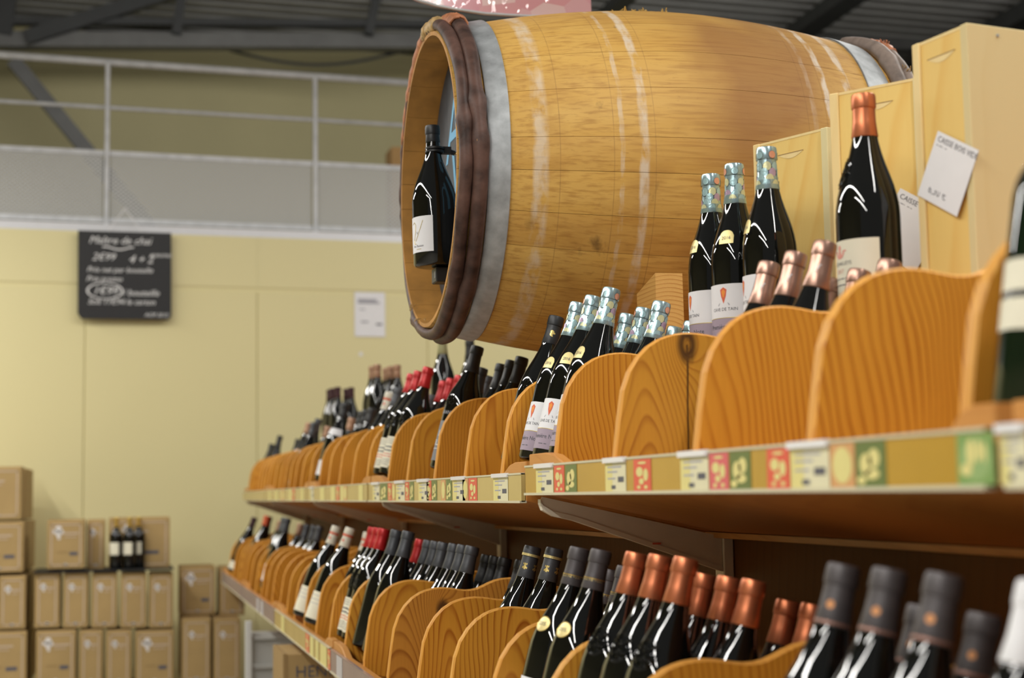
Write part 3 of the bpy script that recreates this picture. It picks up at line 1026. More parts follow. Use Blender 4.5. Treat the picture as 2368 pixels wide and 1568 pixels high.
def d_goldband(root, prof, cap):
    t = MB()
    for z in (.2515, .2585): patch(t, [(0, .0154), (.3, .0154)], 0, 3.14, z, z + .0012, M_goldcap, .0006, 28)
    add_text(t, 'CAVE DE TAIN', .0055, M_gold, cyl([(0, .0154), (.3, .0154)], .9, .2555, .0006))
    part(t, 'gold_cap_print', cap, False)
    t = MB(); fn = cyl(prof, .36, .180, .0012)
    ellipse(t, 0, 0, .0145, .0112, M_goldmatt, fn, 24)
    for i in range(1):
        t.tube([fn(.0145 * math.cos(a * math.pi / 14), .0112 * math.sin(a * math.pi / 14)) for a in range(28)], .0007, M_gold, 5, True)
    g = part(t, 'vintage_medallion', root, True, 'gold oval vintage medallion')
    t = MB(); add_text(t, '2015', .008, M_ink, cyl(prof, .36, .180, .0018)); part(t, 'medallion_lettering', g, False)
    d_plainlabel(M_white)(root, prof, cap)
def d_crest(root, prof, cap):
    part(blobs(prof, .45, .178, .019, .019, 90, M_glass, 13), 'embossed_crest', root, True)
    d_plainlabel(M_cream)(root, prof, cap)
def d_dot(root, prof, cap):
    t = MB(); ellipse(t, 0, 0, .0042, .0042, M_dot, cyl([(0, .0150), (.3, .0150)], .75, .263, .0006), 14)
    patch(t, prof, 0, 3.14, .2455, .2480, M_pinkband, .0014, 28)
    part(t, 'copper_cap_print', cap, False)
    d_plainlabel(M_cream)(root, prof, cap)
def d_goldplume(root, prof, cap):
    t = MB(); fn = cyl([(0, .0152), (.3, .0152)], .9, .262, .0005)
    for q in ((0, .006, .004, .003), (.004, .003, .003, .002), (-.001, .001, .003, .004), (.001, -.004, .0018, .004), (-.001, -.008, .0012, .003)):
        ellipse(t, *q, M_gold, fn, 10)
    patch(t, [(0, .0154), (.3, .0154)], 0, 3.14, .2465, .2475, M_gold, .0003, 28)
    part(t, 'gold_cap_print', cap, False)
    part(blobs(prof, .5, .150, .022, .02, 60, M_glass, 21, False), 'embossed_crest', root, True)
    t = MB(); ellipse(t, 0, 0, .011, .008, M_goldmatt, cyl(prof, 1.1, .178, .001), 16); part(t, 'vintage_sticker', root, True, 'gold vintage sticker')
def d_barrel(root, prof, cap):
    m_ = MB(); patch(m_, prof, 0, 1.05, .028, .103, M_white)
    lab = part(m_, 'front_label', root, True, 'white label with thin gold monogram')
    t = MB(); fn = cyl(prof, .25, .068, .0007)
    t.tube([fn(.016, .026), fn(.010, .012), fn(.002, -.004), fn(-.006, -.016)], .0006, M_gold, 4)
    t.tube([fn(-.016, .020), fn(-.010, .024), fn(-.005, .018), fn(-.006, .004), fn(-.012, -.014), fn(-.010, -.022), fn(-.004, -.022)], .0006, M_gold, 4)
    add_text(t, 'V', .008, M_ink, fn)
    add_text(t, 'Vin Passion', .007, M_ink, fn, shear=.3, cy=-.027)
    rect(t, -.004, -.034, .010, -.033, M_gold, fn, 3)
    part(t, 'label_lettering', lab, False)
def d_goldcap(root, prof, cap):
    m_ = MB(); patch(m_, prof, 0, 2.0, .085, .155, M_cream); part(m_, 'front_label', root, True)
    t = MB(); fn = cyl(prof, 0, .12)
    patch(t, prof, 0, 1.95, .082, .084, M_cream); part(t, 'label_edge', root, True)
def d_near(root, prof, cap):
    m_ = MB(); patch(m_, prof, .3, 1.45, .072, .098, M_cream); patch(m_, prof, .3, 1.45, .104, .130, M_cream)
    lab = part(m_, 'front_label', root, True, 'cream two-part label')
    t = MB(); lines(t, cyl(prof, .3, 0), .04, .0995, 1, M_ink, .003); part(t, 'label_lettering', lab, False)

STYLES = {
 'blue': dict(prof=BURG, cap=M_bluecap, clen=.064, fn=d_blue, d=''),
 'bronze': dict(cap=M_bronze, clen=.062, fn=d_bronze, d='Rosy-bronze capped'),
 'tall': dict(cap=M_copper, clen=.056, fn=d_tall, d='tall'),
 'plume': dict(cap=M_blackcap, clen=.056, fn=d_goldplume, d='black'),
 'black': dict(cap=M_blackcap, clen=.062, d='Plain black-capped', fn=d_plainlabel(M_cream)),
 'colombe': dict(prof=RHONE, cap=M_blackcap, clen=.062, fn=d_colombe),
 'grey': dict(cap=M_greycap, clen=.058, d='Graphite-capped', fn=d_plainlabel(M_white)),
 'greyplain': dict(cap=M_greycap, clen=.062),
 'red': dict(prof=RHONE, cap=M_red, clen=.055, fn=d_red, d='Red-capped embossed'),
 'redplain': dict(cap=M_red, clen=.06, fn=d_plainlabel(M_cream)),
 'whitered': dict(cap=M_whitecap, clen=.058, fn=d_whitered),
 'redband': dict(cap=M_blackcap, clen=.055, fn=d_redband),
 'neckwhite': dict(cap=M_blackcap, clen=.055, fn=d_neckwhite),
 'tan': dict(cap=M_tan, clen=.05, fn=d_plainlabel(M_cream, .02, .055)),
 'purple': dict(cap=M_purple, clen=.05, fn=d_plainlabel(M_cream, .015, .055)),
 'orange': dict(cap=M_orangecap, clen=.045, fn=d_plainlabel(M_white, .02, .11, .9)),
 'emblem': dict(cap=M_greycap, clen=.056, fn=d_emblem),
 'goldband': dict(cap=M_warmgrey, clen=.056, fn=d_goldband),
 'copper': dict(cap=M_copper, clen=.055, fn=d_crest),
 'dot': dict(cap=M_warmgrey, clen=.056, fn=d_dot),
 'olive': dict(cap=M_olive, clen=.06),
 'barrel': dict(r=1.15, cap=M_blackcap, clen=.035, fn=d_barrel),
 'gold': dict(prof=BORD, cap=M_goldcap, clen=.055, fn=d_goldcap),
 'near': dict(prof=BORD, glass=M_green, cap=M_whitecap, clen=.06, fn=d_near),
 'whitenear': dict(cap=M_white, clen=.06, fn=d_plainlabel(M_cream)),
}
def bottle(style, M, label, group=None, scale=1.0):
    if style not in PROTO:
        PROTO[style] = make_bottle(style)
        o = PROTO[style]
    else:
        o = copy_tree(PROTO[style])
    o.matrix_world = Matrix.Translation((0, 0, EZ)) @ M @ Matrix.Scale(scale, 4)
    tag(o, label, 'bottle', group)
    return o
TILT = Matrix.Rotation(R(15), 4, 'Y')
def slot(style, row, Y, lower, label, group, spin=0, scale=1.0, dx=0, dz=0, lean=15):
    X = .727 + .075 * row + dx
    Z = .052 - .027 * row + dz
    if lower:
        X -= .13; Z -= .43
    return bottle(style, Matrix.Translation((X - .0052 * (lean - 15) * 1.3, Y, Z)) @ Matrix.Rotation(R(lean), 4, 'Y') @ Matrix.Rotation(R(spin), 4, 'Z'), label, group, scale)

G = 'fish-scale capped bottles by the cradle block'
P3 = ('farthest', 'middle', 'nearest')
for row, ys, rw in ((0, (2.70, 2.605, 2.50), 'front'), (1, (2.64, 2.55, 2.46), 'second'), (2, (2.60, 2.515, 2.43), 'rear')):
    for k, y in enumerate(ys):
        slot('blue', row, y, 0, 'Pale-blue fish-scale capped bottle, %s in the %s row by the barrel cradle' % (P3[k], rw), G, spin=(18, 32, 12)[k])
G = 'bronze-capped bottles in the upper shelf'
for row, ys, rw in ((1, (2.01, 1.92, 1.83), 'front'), (2, (1.97, 1.885, 1.80), 'rear')):
    for k, y in enumerate(ys):
        slot('bronze', row, y, 0, 'Rosy-bronze capped bottle, %s in the %s bronze row before the wooden boxes' % (P3[k], rw), G, spin=20)
slot('plume', 0, 2.84, 0, 'Black-capped bottle with gold bird emblem, just left of the blue-capped row', None, 20, .97)
G = 'plain black-capped bottles under the barrel'
for k, (r_, y) in enumerate(((1.17, 3.65), (1.17, 3.55), (1.17, 3.455))):
    slot('black', r_, y, 0, 'Plain black-capped bottle, %s of the three under the barrel belly' % P3[k], G, dx=.0)
slot('grey', 2, 3.57, 0, 'Dark cap alone behind the nearest black-capped trio under the barrel', G)
slot('grey', 1.5, 3.90, 0, 'Low graphite-capped bottle left of the black trio under the barrel', G)
slot('black', 1, 3.81, 0, 'Black cap half hidden behind the tall embossed grey-label bottle', G)
slot('colombe', 0, 3.53, 0, 'Tall black-capped embossed bottle with slate grey label reading LES COLOMBE', None, 10, 1.0)
G = 'red-capped bottles on the upper shelf'
for k, y in enumerate((4.37, 4.265, 4.13)):
    slot('red', 0, y, 0, 'Red-capped embossed bottle, %s of the front three on the upper shelf' % P3[k], G, 14)
for k, y in enumerate((4.28, 4.18, 4.07)):
    slot('redplain', 1, y, 0, 'Red-capped bottle, %s of the rear three on the upper shelf' % P3[k], G)
slot('grey', 1.5, 4.66, 0, 'Low graphite cap between the two red-capped trios on the upper shelf', None)
slot('grey', .4, 4.77, 0, 'Broad graphite-capped bottle left of the front red trio on the upper shelf', None)
slot('whitered', .45, 4.96, 0, 'Ivory-capped bottle with red band on the upper shelf left of graphite cap', None)
G = 'black-capped bottles with a red band'
for k, y in enumerate((5.83, 5.725, 5.59)):
    slot('redband', 1, y, 0, 'Black cap with red band, %s of the trio below the copper-capped bottles' % P3[k], G)
slot('neckwhite', 0, 5.74, 0, 'Black bottle with red cap band and pointed white neck label, upper shelf', G)
slot('tan', 1.2, 6.2, 0, 'Brown-capped bottle right of the white-necked bottle on the upper shelf', None)
slot('tan', 1.2, 6.95, 0, 'Brown-capped bottle left of the white-necked bottle on the upper shelf', None)
slot('grey', .3, 6.74, 0, 'Graphite-capped leaning bottle in front of the dark-red standing group', None)
slot('grey', 0, 6.62, 0, 'Bottle showing a sliver of white label at the far upper shelf', None, dx=-.01, dz=-.03)
slot('tan', .3, 7.10, 0, 'Light brown capped bottle at the far part of the upper shelf', None)
slot('black', 1.4, 8.3, 0, 'Small dark cap before the last trio of dividers on the upper shelf', None)
slot('black', .4, 8.5, 0, 'Black-capped bottle last but one on the far end of the upper shelf', None)
slot('black', 0, 8.66, 0, 'Lowest black bottle at the extreme far end of the upper shelf', None, dz=-.05)
bottle('near', Matrix.Translation((.710, 1.103, .047)) @ Matrix.Rotation(R(9), 4, 'Y'), 'Large blurred green bottle with cream label at the right picture edge')

G = 'white and red capped bottles on the lower shelf'
slot('whitered', 0, 4.97, 1, 'Ivory cap with red drop, leftmost and highest on the lower shelf', G, 0, lean=20)
slot('whitered', 0, 4.66, 1, 'Ivory cap with red drop, middle one on the lower shelf', G, 0, lean=20)
slot('whitered', 1, 4.86, 1, 'Ivory cap with red drop, beside the red caps on the lower shelf', G)
G = 'red-capped bottles on the lower shelf'
for k, y in enumerate((4.275, 4.185, 4.095)):
    slot('red', 0, y, 1, 'Red-capped embossed bottle, %s of the lower shelf trio with cream labels' % P3[k], G, 6, dx=.0)
slot('redplain', 1, 3.97, 1, 'Red-capped bottle behind the two big graphite-capped bottles, right one', None)
slot('redplain', 1.5, 4.42, 1, 'Red-capped bottle peeping out between the two big graphite-capped bottles', None)
slot('greyplain', 0, 3.90, 1, 'Unlabelled graphite-capped bottle right of the lower red-capped trio', None)
slot('greyplain', 0, 3.735, 1, 'Second unlabelled graphite-capped bottle right of the lower red-capped trio', None)
G = 'graphite-capped bottles in the middle of the lower shelf'
N6 = ('first', 'second', 'third', 'fourth', 'fifth', 'last')
for k, y in enumerate((3.86, 3.765, 3.675, 3.55, 3.455, 3.365)):
    slot('grey', 1, y, 1, 'Graphite cap, %s from the left in the lit row of six' % N6[k], G)
for k, y in enumerate((3.54, 3.455, 3.37, 3.22)):
    slot('black', 2, y, 1, 'Shaded black cap, %s from the left in the dark row of four' % N6[k], 'shaded black caps in the middle of the lower shelf')
G = 'emblem-capped bottles'
for k, y in enumerate((2.86, 2.735)):
    slot('emblem', 1, y, 1, '%s of the two bottles with gold bee-like emblems on dark caps' % ('Left', 'Right')[k], G, 0, 1.05, dx=(0, .008)[k])
G = 'grey capped bottles with gold medallions'
for k, y in enumerate((2.285, 2.175)):
    slot('goldband', 0, y, 1, '%s of the two grey-capped bottles with gold oval medallions' % ('Left', 'Right')[k], G, 0, 1.012)
slot('goldband', 1.5, 2.48, 1, 'Shaded grey cap with gold bands right of the medallion bottles', G)
slot('goldband', 1, 2.285, 1, 'Grey cap with gold bands half hidden behind the leftmost copper cap', G)
G = 'copper-capped bottles on the lower shelf'
for k, y in enumerate((2.015, 1.92, 1.825)):
    slot('copper', 0, y, 1, 'Copper-capped embossed bottle, %s in the front row of the lower shelf' % P3[k], G, 0, 1.015)
for k, y in enumerate((1.955, 1.87, 1.79)):
    slot('copper', 1, y, 1, 'Copper-capped bottle, %s in the second row of the lower shelf' % P3[k], G, 0, 1.0, dz=.004)
for k, y in enumerate((1.86, 1.785)):
    slot('copper', 2, y, 1, 'Copper-capped bottle, %s in the shaded rear row of the lower shelf' % ('left one', 'right one')[k], G)
G = 'large blurred grey-capped bottles in the lower right'
for k, y in enumerate((1.395, 1.302, 1.205)):
    slot('dot', 0, y, 1, 'Large warm-grey cap with copper dot, %s of the front three at lower right' % P3[k], G, 0, 1.045)
slot('dot', 1, 1.375, 1, 'Dark cap between the two nearest copper-dot caps at lower right', G, 0, 1.0)
slot('dot', 1.5, 1.42, 1, 'Low dark cap tip between copper-dot caps, rear row at lower right', G, 0, 1.0, dz=-.0)
slot('dot', 1, 1.265, 1, 'Shaded warm-grey cap with copper dot, second row at lower right', G, 0, 1.0)
slot('dot', 1.6, 1.255, 1, 'Rearmost dark cap close to the white-capped bottle at lower right', G, 0, 1.0)
slot('whitenear', 0, 1.065, 1, 'White-capped blurred bottle cut by the lower right picture edge', None, 0, 1.045)
slot('purple', 0, 8.1, 1, 'Purple-capped bottle with cream label, leftmost on the lower shelf', None, 0, .98, lean=20)
slot('orange', 0, 7.5, 1, 'Orange-capped bottle near the far end of the lower shelf', None)
slot('black', 1, 8.25, 1, 'Black cap rising behind the orange-capped bottle', None, 0, 1.05)
slot('tan', 1, 7.62, 1, 'Tan-capped bottle hidden right of the orange-capped bottle', None)
slot('grey', 0, 6.56, 1, 'Graphite-capped slender bottle between far dividers of the lower shelf', None)
slot('grey', 0, 6.68, 1, 'Dark cap just left behind the slender graphite-capped bottle', None)
slot('tan', 1, 6.74, 1, 'Tan-capped bottle left of the three low graphite caps', None)
G = 'low graphite caps on the far lower shelf'
for k, y in enumerate((6.5, 6.25, 6.08)):
    slot('grey', 1, y, 1, 'Low graphite cap, %s of three in shade on the far lower shelf' % P3[k], G)

# ------------------------------------------------------------------ bottles standing on the top platform
ZP = .222
def standing(style, px, py, ztop, label, group=None, phi=None, lean=(0, 0), tw=0):
    d = CR * (px - W / 2) / F - CU * (py - H / 2) / F + CF
    q = d * (ztop / d.z)
    s_ = (ztop - ZP) / .3015
    M = Matrix.Translation((q.x, q.y, ZP)) @ Matrix.Rotation(R(tw), 4, 'Z')
    return bottle(style, M, label, group, s_)
G = 'fish-scale capped bottles standing before the barrel'
standing('blue', 1643, 404, .530, 'Standing blue-capped bottle, leftmost of three in front of the barrel', G, tw=0)
standing('blue', 1697, 380, .532, 'Standing blue-capped bottle, middle of three in front of the barrel', G, tw=35)
standing('blue', 1772, 342, .536, 'Standing blue-capped bottle, rightmost of three, beside the pale wooden boxes', G, tw=-10)
standing('tall', 1996, 219, .545, 'Tall copper-capped bottle with round embossed seal in front of wooden boxes', None, tw=-2)
standing('olive', 1023, 776, .530, 'Standing olive-capped bottle directly below the barrel\'s left end')
standing('black', 1086, 787, .530, 'Standing black-capped bottle right of the olive-capped one below the barrel')
G = 'copper-brown capped bottles standing at the back'
for k, (px, py, t_) in enumerate(((872, 843, .525), (861, 847, .525))):
    standing('tan', px, py, t_, 'Standing brown-capped bottle, %s of the left pair on the platform' % ('right one', 'left one')[k], G)
for k, (px, py) in enumerate(((918, 844), (903, 847), (893, 851))):
    standing('tan', px, py, .525, 'Standing brown-capped bottle, %s of the right trio on the platform' % ('right one', 'middle one', 'left one')[k], G)
G = 'dark red capped bottles standing at the back'
for k, (px, py) in enumerate(((781, 895), (769, 898), (762, 901), (812, 896), (801, 899))):
    standing('purple', px, py, .522, 'Standing dark-red capped bottle, %s of the far group of five' % ('third from left', 'second from left', 'leftmost', 'rightmost', 'fourth from left')[k], G)
# three gold-capped bottles on the cartons
zb = at(300, 1317, YC).z + .0
for k, px in enumerate((268, 299, 320)):
    q = at(px, 1313, YC + .06 + .06 * (k == 2))
    bottle('gold', Matrix.Translation((q.x, q.y, zb + .002)), 'Gold-capped bottle with cream label on the cartons, %s of three' % ('left', 'middle', 'right')[k], 'gold-capped bottles on the cartons', .88)

# ------------------------------------------------------------------ shelving
PROF = [(0, -.03), (0, 0), (.007, .054), (.014, .098), (.024, .125), (.038, .146), (.053, .161), (.07, .1715), (.082, .176), (.094, .179), (.106, .1805), (.118, .181), (.13, .1802), (.143, .1785), (.157, .176), (.170, .1745), (.182, .1748), (.194, .177), (.207, .182), (.22, .188), (.235, .1935), (.25, .1965), (.27, .1975), (.285, .196), (.285, -.085)]
def div_mesh(mat):
    m_ = MB()
    m_.prism(PROF, -.009, .009, mat, ch=.0025, edge=M_dedge)
    me = m_.mesh('divider')
    return me
DM = {k: div_mesh(m) for k, m in (('a', M_div), ('b', M_divc), ('k', M_divk), ('k2', M_divk2), ('r', M_divr))}
def lip_poly(y0, y1, hump0=True, hump1=True, h=.042, hh=.022, k0=1.0):
    # profile along y (as x) and z
    P = [(y0, 0), (y1, 0)]
    if hump1:
        P += [(y1, h + hh), (y1 - .10, h + hh), (y1 - .15, h + hh * .8), (y1 - .19, h + hh * .35), (y1 - .22, h)]
    else:
        P += [(y1, h)]
    if hump0:
        P += [(y0 + .22 * k0, h), (y0 + .19 * k0, h + hh * .35), (y0 + .15 * k0, h + hh * .8), (y0 + .10 * k0, h + hh), (y0, h + hh)]
    else:
        P += [(y0, h)]
    return P
def shelf(y0, y1, lower, dividers, rail, label, tickets=(), dz=0, rh=.047):
    ox, oz = (.53, -.443) if lower else (.66, 0)
    oz += dz
    e_ = empty('wine_shelf', M=Matrix.Translation((ox, y0, oz)))
    tag(e_, label, 'shelf', 'lower display shelves' if lower else 'upper display shelves')
    L = y1 - y0
    back = 1.0 - ox
    sl = .075 / .34
    m_ = MB()
    m_.prism([(0.002, 0.0), (back, -sl * back), (back, -sl * back + .018), (0.002, .018)], .003, L - .003, M_board)
    m_.obj('shelf_board', e_)
    m_ = MB()
    m_.prism([(back - .03, -sl * back - .004), (back - .012, -sl * back - .006), (back - .012, -sl * back + .004), (back - .03, -sl * back + .005)], .003, L - .003, M_lip)
    m_.obj('rear_batten', e_)
    # front lip with raised rounded ends (profile in y,z; thickness in x)
    m_ = MB()
    Rz = Matrix.Rotation(R(90), 4, 'Z')
    P = lip_poly(.004, L - .004, h=rh - .004, k0=.35 if y0 < 1.2 else .8)
    m_.prism(P, -.019, -.001, M_lip, M=Rz, ch=.002)
    m_.obj('front_lip', e_)
    # price rail
    m_ = MB()
    m_.box((-.007, .006, -.001), (-.0002, L - .006, rh - .002), rail)
    m_.box((-.010, .006, -.003), (.002, L - .006, .001), M_raildge)
    m_.box((-.0085, .006, rh - .004), (-.0005, L - .006, rh - .001), M_raildge if rail is not M_plasticg else rail)
    rr_ = m_.obj('price_rail', e_)
    for tk in tickets:
        ticket(rr_, y0, rh, *tk)
    for y, kind in dividers:
        d_ = bpy.data.objects.new('divider', DM[kind])
        C.objects.link(d_)
        d_.parent = e_
        d_.location = (.015, y - y0, rh - .001 if not lower else .066)
    return e_
def ticket(parent, y0, rh, ya, yb, kind):
    """yb nearer the camera than ya; built on the face of the rail"""
    m_ = MB()
    a, b_ = ya - y0, yb - y0
    h = rh - .006
    fn = lambda u, v: (-.0076, a + (b_ - a) * u, .001 + v * h)
    f2 = lambda u, v: (-.0079, a + (b_ - a) * u, .001 + v * h)
    if kind == 'price':
        rect(m_, 0, 0, 1, 1, M_tkw, fn)
        rect(m_, 0, 0, .35, 1, M_tky, lambda u, v: (-.00775, a + (b_ - a) * u, .001 + v * h))
        for v, u1 in ((.78, .8), (.62, .6), (.4, .5)):
            rect(m_, .12, v, u1, v + .05, M_inkl, f2)
        rect(m_, .62, .3, .9, .48, M_ink, f2)
        rect(m_, .3, .08, .5, .2, M_ink, f2)
        m_.box((-.012, min(a, b_), h - .001), (-.006, max(a, b_), h + .006), M_tape)
    elif kind in ('red', 'pink'):
        rect(m_, 0, 0, 1, 1, M_tkr if kind == 'red' else M_tkp, fn)
        for u, v, ru, rv in ((.35, .6, .2, .16), (.7, .5, .14, .2), (.45, .3, .14, .1), (.3, .12, .1, .06), (.7, .12, .1, .06), (.5, .88, .25, .04)):
            ellipse(m_, u, v, ru, rv, M_tky, f2, 10)
    elif kind == 'green':
        rect(m_, 0, 0, 1, 1, M_tkg, fn)
        for u, v, ru, rv in ((.35, .5, .2, .25), (.62, .62, .2, .22), (.55, .28, .25, .12), (.2, .15, .15, .1)):
            ellipse(m_, u, v, ru, rv, M_tky, f2, 10)
    elif kind == 'lightgreen':
        rect(m_, 0, 0, 1, 1, M_tkg2, fn)
        ellipse(m_, .5, .5, .42, .42, plain('green_roundel', (.28, .42, .16), .4), lambda u, v: (-.0077, a + (b_ - a) * u, .001 + v * h), 20)
        for u, v, ru, rv in ((.38, .62, .12, .28), (.6, .66, .08, .22), (.25, .3, .16, .12), (.75, .62, .05, .2)):
            ellipse(m_, u, v, ru, rv, M_tky, f2, 10)
    elif kind == 'orange':
        rect(m_, 0, 0, 1, 1, M_tko, fn)
        ellipse(m_, .5, .5, .4, .42, M_tky, f2, 14)
    elif kind == 'grey':
        rect(m_, 0, 0, 1, 1, plain('faded_ticket', (.52, .50, .52), .4), fn)
    elif kind == 'ochre':
        rect(m_, 0, 0, 1, 1, M_tky, fn)
    o = m_.obj('price_ticket', parent)
    return o
def ty(px, lower=False):                     # Y on the shelf front seen at a picture column
    X = .53 if lower else .66
    d = CR * (px - W / 2) / F - CU * (1100 - H / 2) / F + CF
    return d.y * X / d.x
def tks(spec, lower=False):
    return [(ty(a, lower), ty(b_, lower), k) for a, b_, k in spec]
UD = [(.55, 'a'), (.86, 'b'), (1.161, 'a'), (1.459, 'a'), (1.786, 'a'), (2.108, 'k'), (2.422, 'b'), (2.784, 'b'), (3.101, 'b'), (3.419, 'b'), (3.762, 'a'), (4.043, 'a'), (4.415, 'b'), (4.70, 'a'), (5.0, 'a'), (5.27, 'b'), (5.52, 'a'), (5.82, 'b'), (6.10, 'a'), (6.33, 'b'), (6.54, 'a'), (6.75, 'b'), (6.94, 'a'), (7.2, 'a'), (7.47, 'b'), (7.65, 'a'), (7.82, 'a'), (7.98, 'b'), (8.15, 'a'), (8.45, 'a'), (8.68, 'a')]
LD = [(1.13, 'a'), (1.45, 'a'), (1.745, 'a'), (2.07, 'a'), (2.37, 'a'), (2.672, 'a'), (2.96, 'a'), (3.29, 'k2'), (3.62, 'a'), (3.94, 'a'), (4.24, 'b'), (4.53, 'a'), (4.83, 'a'), (5.11, 'r'), (5.35, 'a'), (5.59, 'b'), (5.89, 'a'), (6.12, 'b'), (6.33, 'a'), (6.62, 'a'), (6.9, 'b'), (7.19, 'a'), (7.4, 'b'), (7.62, 'a'), (7.95, 'b'), (8.3, 'a')]
def dsel(L, a, b_): return [(y, k) for y, k in L if a + .004 < y <= b_ + .004]
MU = [.30, 1.075, 2.535, 4.235, 5.68, 7.37, 8.75]
UL = ['upper shelf bay running out of the picture at right', 'nearest full upper shelf bay, under the boxes', 'second upper shelf bay, below the barrel\'s left end', 'third upper shelf bay counted from the right', 'fourth upper shelf bay counted from the right', 'far end bay of the upper shelf']
UT = {
 1: tks([(2335, 2400, 'price'), (2235, 2322, 'lightgreen'), (1997, 2068, 'green'), (1938, 1995, 'orange'), (1845, 1936, 'price'), (1790, 1843, 'red'), (1703, 1752, 'green'), (1655, 1700, 'pink'), (1588, 1653, 'price'), (1478, 1519, 'red'), (1412, 1460, 'price'), (1318, 1345, 'green'), (1292, 1316, 'red'), (1250, 1290, 'price')]),
 2: tks([(1150, 1184, 'price'), (1092, 1112, 'red'), (1078, 1091, 'orange'), (1055, 1084, 'price'), (1040, 1053, 'green'), (1028, 1038, 'orange'), (1006, 1018, 'green'), (994, 1005, 'red'), (975, 999, 'price'), (955, 964, 'green'), (944, 953, 'red'), (922, 943, 'price'), (913, 921, 'orange'), (904, 912, 'red'), (886, 902, 'green'), (868, 884, 'price')]),
 3: tks([(835, 845, 'ochre'), (800, 808, 'orange'), (793, 800, 'ochre'), (783, 790, 'red'), (770, 780, 'ochre'), (745, 755, 'ochre'), (722, 730, 'price')]),
 4: tks([(700, 706, 'ochre'), (680, 686, 'red'), (672, 679, 'ochre'), (655, 661, 'orange'), (640, 646, 'ochre'), (625, 630, 'ochre')]),
}
LT = {
 2: tks([(783, 796, 'grey')], True),
 3: tks([(763, 769, 'red'), (746, 760, 'ochre'), (735, 741, 'ochre'), (722, 730, 'ochre'), (712, 720, 'red'), (655, 662, 'ochre')], True),
 4: tks([(607, 613, 'grey'), (598, 603, 'grey')], True),
}
for i in range(6):
    y0, y1 = MU[i] + .008, MU[i + 1] - .008
    shelf(y0, y1, False, dsel(UD, y0 - .01, y1), M_plasticy if i < 2 else M_plasticf, UL[i], UT.get(i, ()), dz=0 if i < 2 else -.013, rh=.047 if i < 2 else .049)
ML = [.30, 1.05, 2.53, 4.045, 5.56, 7.09, 8.53]
LL = ['lower shelf bay running out of the picture at right', 'nearest lower shelf bay, with copper-capped bottles', 'second lower shelf bay, with graphite-capped bottles and clear grey rail', 'third lower shelf bay, with the yellow price rail', 'fourth lower shelf bay, with an empty grey rail', 'far end bay of the lower shelf']
for i in range(6):
    y0, y1 = ML[i] + .008, ML[i + 1] - .008
    shelf(y0, y1, True, dsel(LD, y0 - .01, y1), M_plasticf if i == 3 else M_plasticg, LL[i], LT.get(i, ()), rh=.057)
# loose scraps in the rails
m_ = MB(); Yt = ty(1436)
m_.prism([(0, 0), (.0005, 0), (.0005, .03), (0, .03)], -.02, .02, M_tape)
# shelving frame: back panels, uprights, brackets, platform
fr = empty('gondola_frame', (1.0, .3, -1.5))
tag(fr, 'wooden backed shelving frame with beige steel uprights and brackets behind the bottles', 'shelving')
fo = Vector((1.0, .3, -1.5))
JU = [.40, 1.06, 2.50, 4.10, 5.62, 7.25, 8.72]
def fp(m_, name):
    m_.v = [v - fo for v in m_.v]
    return m_.obj(name, fr)
for a, b_ in zip(JU[:-1], JU[1:]):
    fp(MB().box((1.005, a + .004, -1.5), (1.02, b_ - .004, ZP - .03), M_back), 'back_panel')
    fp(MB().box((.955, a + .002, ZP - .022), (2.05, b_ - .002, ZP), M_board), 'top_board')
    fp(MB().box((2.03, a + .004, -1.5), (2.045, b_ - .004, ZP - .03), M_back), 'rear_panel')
for y in JU:
    fp(MB().box((.985, y - .02, -1.5), (1.004, y + .02, ZP - .024), M_beige, ch=.002), 'upright')
    for low in (0, 1):
        dx, dz = (-.13, -.44) if low else (0, 0)
        sl = .075 / .34
        zb_ = -sl * (1.0 - .66 - dx)
        P = [(.672 + dx, -.006 + dz), (.668 + dx, -.014 + dz), (.672 + dx, -.024 + dz), (.69 + dx, -.034 + dz), (.725 + dx, -.042 + dz), (.985, -.132 + dz - (.03 if low else 0)), (.986, zb_ + dz + .0), (.984, zb_ + dz)]
        P = [(.672 + dx, -.006 + dz), (.668 + dx, -.014 + dz), (.672 + dx, -.024 + dz), (.69 + dx, -.034 + dz), (.725 + dx, -.042 + dz), (.984, -.132 + dz - (.03 if low else 0)), (.984, zb_ + dz - .002)]
        fp(MB().prism(P, y - .016, y - .011, M_beige), 'bracket')
        m_ = MB().prism([(p[0] - .0, p[1] - .004) for p in P[1:-1]] + [(p[0], p[1] + .004) for p in P[1:-1]][::-1], y - .018, y - .002, M_beige)
        m_.box((.86, y - .0185, -.088 + dz), (.875, y - .0158, -.085 + dz), M_inkred)
        fp(m_, 'bracket_flange')
# things under the lower shelf
q0, q1 = at(638, 1455, 5.3), at(652, 1455, 5.3)
e_ = empty('cardboard_box', (q0.x, 5.05, -.952))
tag(e_, 'brown cardboard box lettered HENRY under the lower shelf', 'box')
MB().box((0, 0, 0), (.235, .34, .455), M_cardb, ch=.003).obj('carton_body', e_)
MB().box((-.001, -.0015, 0), (.012, .34, .456), M_cardd).obj('carton_edge_tape', e_)
t = MB(); add_text(t, 'HENRY', .052, M_ink, lambda x, y: (x, -.002, y), cx=.12, cy=.397)
t.obj('carton_lettering', e_)
m_ = MB().box((q0.x, 5.05, -1.5), (q0.x + .235, 5.39, -.954), M_cardb, ch=.003)
tag(m_.obj('cardboard_box'), 'plain box carrying the HENRY box under the lower shelf', 'box')
e_ = empty('white_cabinet', (at(568, 1420, 6.75).x, 6.75, -1.5))
tag(e_, 'white shelf unit with vertical post under the far lower shelf', 'cabinet')
hcab = 1.5 - .52
MB().box((0, 0, 0), (.026, .03, hcab), plain('white_post', (.72, .73, .70), .4), ch=.002).obj('post', e_)
